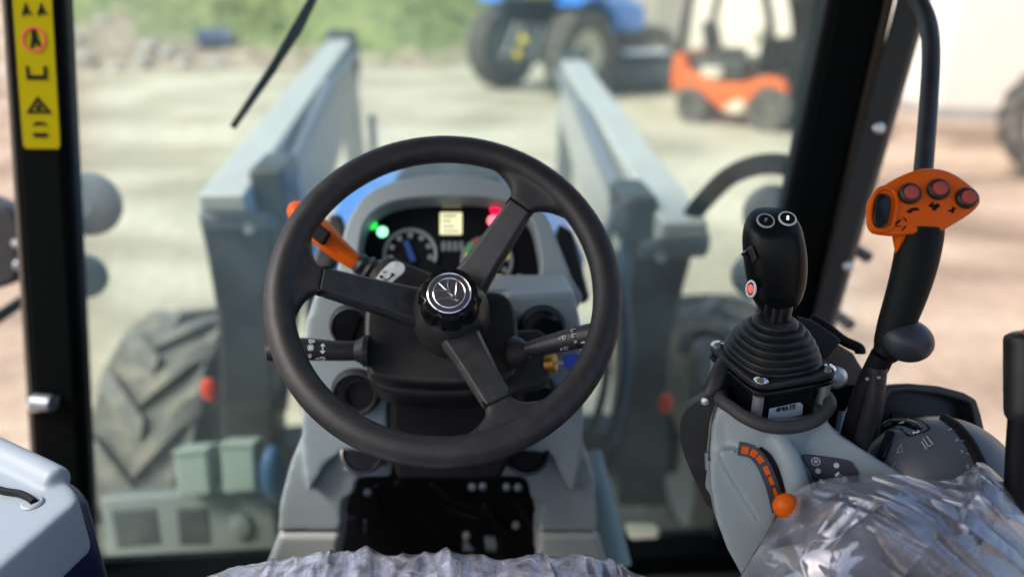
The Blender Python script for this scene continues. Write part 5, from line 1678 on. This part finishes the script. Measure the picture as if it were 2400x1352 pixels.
# ================================================================== SEAT WITH PLASTIC FILM
se = thing('driver_seat', V((CX, .45, 1.2)), 'driver seat cushion wrapped in crinkled clear plastic at the bottom', 'seat')
silh = [(380, 1420), (470, 1354), (560, 1326), (620, 1312), (700, 1303), (790, 1301), (900, 1303), (1050, 1308), (1180, 1311), (1300, 1304), (1400, 1312), (1480, 1335), (1560, 1354), (1650, 1410)]
Ys = .675
def sil_y(px):
    for (x0, y0), (x1, y1) in zip(silh, silh[1:]):
        if x0 <= px <= x1:
            t = (px - x0) / (x1 - x0)
            t = t * t * (3 - 2 * t) if False else t
            return y0 + (y1 - y0) * t + 26
    return 1440
SFOLD = [(rf.uniform(.12, .88) if k % 3 else rf.gauss(.45, .12), rf.uniform(-.25, .25), rf.uniform(.0015, .0065), rf.uniform(.004, .020), rf.uniform(.2, .6), rf.uniform(.2, .5)) for rf in (random.Random(5),) for k in range(46)]
SCREASE = [(rf.uniform(.05, .95), rf.uniform(.2, .75), rf.uniform(0, 3.14), rf.uniform(.0015, .0040), rf.uniform(.008, .024), rf.uniform(.03, .10)) for rf in (random.Random(9),) for k in range(48)]


def seat_pt(u, v, off, crinkle):
    px = 380 + u * 1270
    base = W(px, sil_y(px), .855)
    # v: 0 front skirt .. 0.35 crest .. 1 towards the camera
    if v < .35:
        t = v / .35
        p = base + V((0, .045 * math.cos(t * math.pi / 2), -.14 * (1 - math.sin(t * math.pi / 2)) ** 1.2))
    else:
        t = (v - .35) / .65
        p = base + V((0, -.36 * t, .004 * math.sin(t * 3) - .012 * t))
        if u < .12 or u > .88:
            p = p + V((0, 0, -.06 * t * (abs(u - .5) - .38) / .12))
    n = V((0, .5 if v < .35 else .1, 1)).normalized()
    if crinkle:
        X = px / 200
        c1 = noise.noise(V((X * .9, v * 2.5, 1.0)))
        c3 = abs(noise.noise(V((X * 6.0, v * 14, 6.0))))
        h_ = .005 * c1 + .0012 * c3
        for u0, sl, A_, w_, v0, ln in SFOLD:
            du = u - u0 - sl * (v - v0)
            if abs(du) < w_ * 5:
                h_ += A_ * max(0.0, 1 - ((v - v0) / ln) ** 2) * math.exp(-abs(du) / w_)
        for u0, v0, an, A_, w_, ln in SCREASE:
            dx, dy = u - u0, (v - v0) * .45
            s1, s2 = dx * math.cos(an) + dy * math.sin(an), -dx * math.sin(an) + dy * math.cos(an)
            if abs(s1) < ln and abs(s2) < w_ * 4:
                h_ += A_ * (1 - (s1 / ln) ** 2) * math.exp(-abs(s2) / w_)
        off = off + h_ - .002
    return p + n * off
put('cushion', sheet(60, 40, lambda u, v: seat_pt(u, v, -.010, False)), M_FABRIC, se, sub=0)
put('plastic_film', sheet(260, 110, lambda u, v: seat_pt(u, v, .004, True)), M_FILM, se, smooth=60)
put('seat_base', box((CX, .42, 1.42), (.42, .40, .36)), M_PIL, se, bevel=.03)

# ================================================================== ARMREST WITH PLASTIC FILM
ar = thing('armrest', V((.42, .45, 1.2)), 'right armrest wrapped in loose shiny clear plastic film', 'armrest')
sila = [(1690, 1420), (1735, 1352), (1790, 1262), (1850, 1172), (1884, 1142), (1960, 1121), (2060, 1115), (2140, 1122), (2200, 1130), (2246, 1118), (2290, 1086), (2332, 1112), (2400, 1188), (2500, 1300)]
depa = [.81, .81, .81, .81, .808, .805, .80, .80, .80, .80, .80, .795, .79, .78]
sp = cr([V((x, y, d * 1000)) for (x, y), d in zip(sila, depa)], 10, False)
rfold = random.Random(21)
FOLDS = []           # creases of the film: across-position, wander, height, half-width, start and end along the fold
for k in range(38):
    FOLDS.append((rfold.uniform(1.6, 7.2), rfold.uniform(0, 40), rfold.choice((1, 1, 1, -1)) * rfold.uniform(.003, .011), rfold.uniform(.06, .26), rfold.uniform(21.5, 25.0), rfold.uniform(1.0, 4.0)))
CREASE = []          # shorter creases in other directions, mostly at the left
for k in range(13):
    CREASE.append((rfold.uniform(17.4, 21.5), rfold.uniform(11.5, 13.8), rfold.uniform(0, 3.14), rfold.uniform(.003, .008), rfold.uniform(.08, .24), rfold.uniform(.5, 1.6)))


def arm_pt(u, v, off, crinkle):
    k = u * (len(sp) - 1)
    i = min(int(k), len(sp) - 2)
    q = sp[i].lerp(sp[i + 1], k - i)
    base = W(q.x, q.y, q.z / 1000)
    centre = W(2080, 1520, .735)
    t = v
    # rounds over the crest towards the driver
    low = base + (centre - base) * t
    bulge = math.sin(min(1.0, t * 1.15) * math.pi) * .045
    p = low + (V((-.1, -.55, .75)).normalized()) * bulge
    nn = (V((-.1, -.55, .8))).normalized()
    if not crinkle:
        if q.x > 2230 and q.y < 1150:
            p = p + V((0, 0, -.012))
    if crinkle:
        # long diagonal folds running from the crest to the lower right
        X = (q.x * (1 - t) + 2080 * t) / 100.0
        Yp = (q.y * (1 - t) + 1520 * t) / 100.0
        al = (X * .80 + Yp * .60)
        ac = (X * .60 - Yp * .80)
        n1 = noise.noise(V((ac * .5, al * .2, 2.0)))
        n4 = abs(noise.noise(V((X * 2.6, Yp * 2.6, 3.3))))
        h_ = .014 * n1 + .0012 * n4
        for c0, sd_, A_, w_, a0, ln in FOLDS:
            dac = ac - c0 - .25 * noise.noise(V((al * .45, sd_, 0)))
            if abs(dac) < w_ * 5:
                fa = max(0.0, 1 - ((al - a0) / ln) ** 2)
                h_ += A_ * fa * math.exp(-abs(dac) / w_)
        for x0, y0, an, A_, w_, ln in CREASE:
            dx, dy = X - x0, Yp - y0
            s1, s2 = dx * math.cos(an) + dy * math.sin(an), -dx * math.sin(an) + dy * math.cos(an)
            if abs(s1) < ln and abs(s2) < w_ * 5:
                h_ += A_ * (1 - (s1 / ln) ** 2) * math.exp(-abs(s2) / w_)
        k_ = min(1.0, t * 4 + .15)
        off = off + k_ * h_
    return p + nn * off
put('padding', sheet(60, 36, lambda u, v: arm_pt(u, v * .97, -.020, False)), M_ARMF, ar)
put('plastic_film', sheet(330, 220, lambda u, v: arm_pt(u, v * .97, .004, True)), M_FILMA, ar, smooth=70)

# ================================================================== LEFT CONSOLE
lc = thing('fender_console', V((-.6, .7, 1.3)), 'pale grey fender console with black strap at the lower left', 'console')
ZL = 1.74
top = [(-260, 920), (0, 1046), (120, 1100), (165, 1132), (182, 1168), (150, 1200), (0, 1330), (-160, 1470)]
tp = [G(x, y, ZL) for x, y in top]
lip_p = cr([G(x, y, ZL + .001) for x, y in ((-260, 932), (0, 1060), (100, 1108), (140, 1130))], 6, False)
put('top_cover', join(prism(cr(tp, 3), V((0, 0, -.075))), tube(lip_p, [.017] * (len(lip_p) - 1) + [.011], 14)), M_LGREY, lc, remesh=.0038, soft=9)
put('navy_panel', prism(cr([G(x, y, ZL - .076) + V((.006, .002, 0)) for x, y in [(-260, 935), (0, 1060), (120, 1110), (172, 1140), (188, 1172), (156, 1205), (4, 1335), (-160, 1480)]], 3), V((0, 0, -.35))), M_NAVY, lc, bevel=.012)
put('strap', tube(cr([G(x, y, ZL + .004) for x, y in ((-90, 1120), (0, 1148), (45, 1156), (70, 1168), (80, 1176))], 5, False), .0042, 8), M_PRINT, lc)
put('strap_socket', lathe([(0, .002), (.010, .002), (.012, 0), (0, 0)], frame(G(76, 1178, ZL + .001), V((0, 0, 1))), 20), M_LGREY, lc)
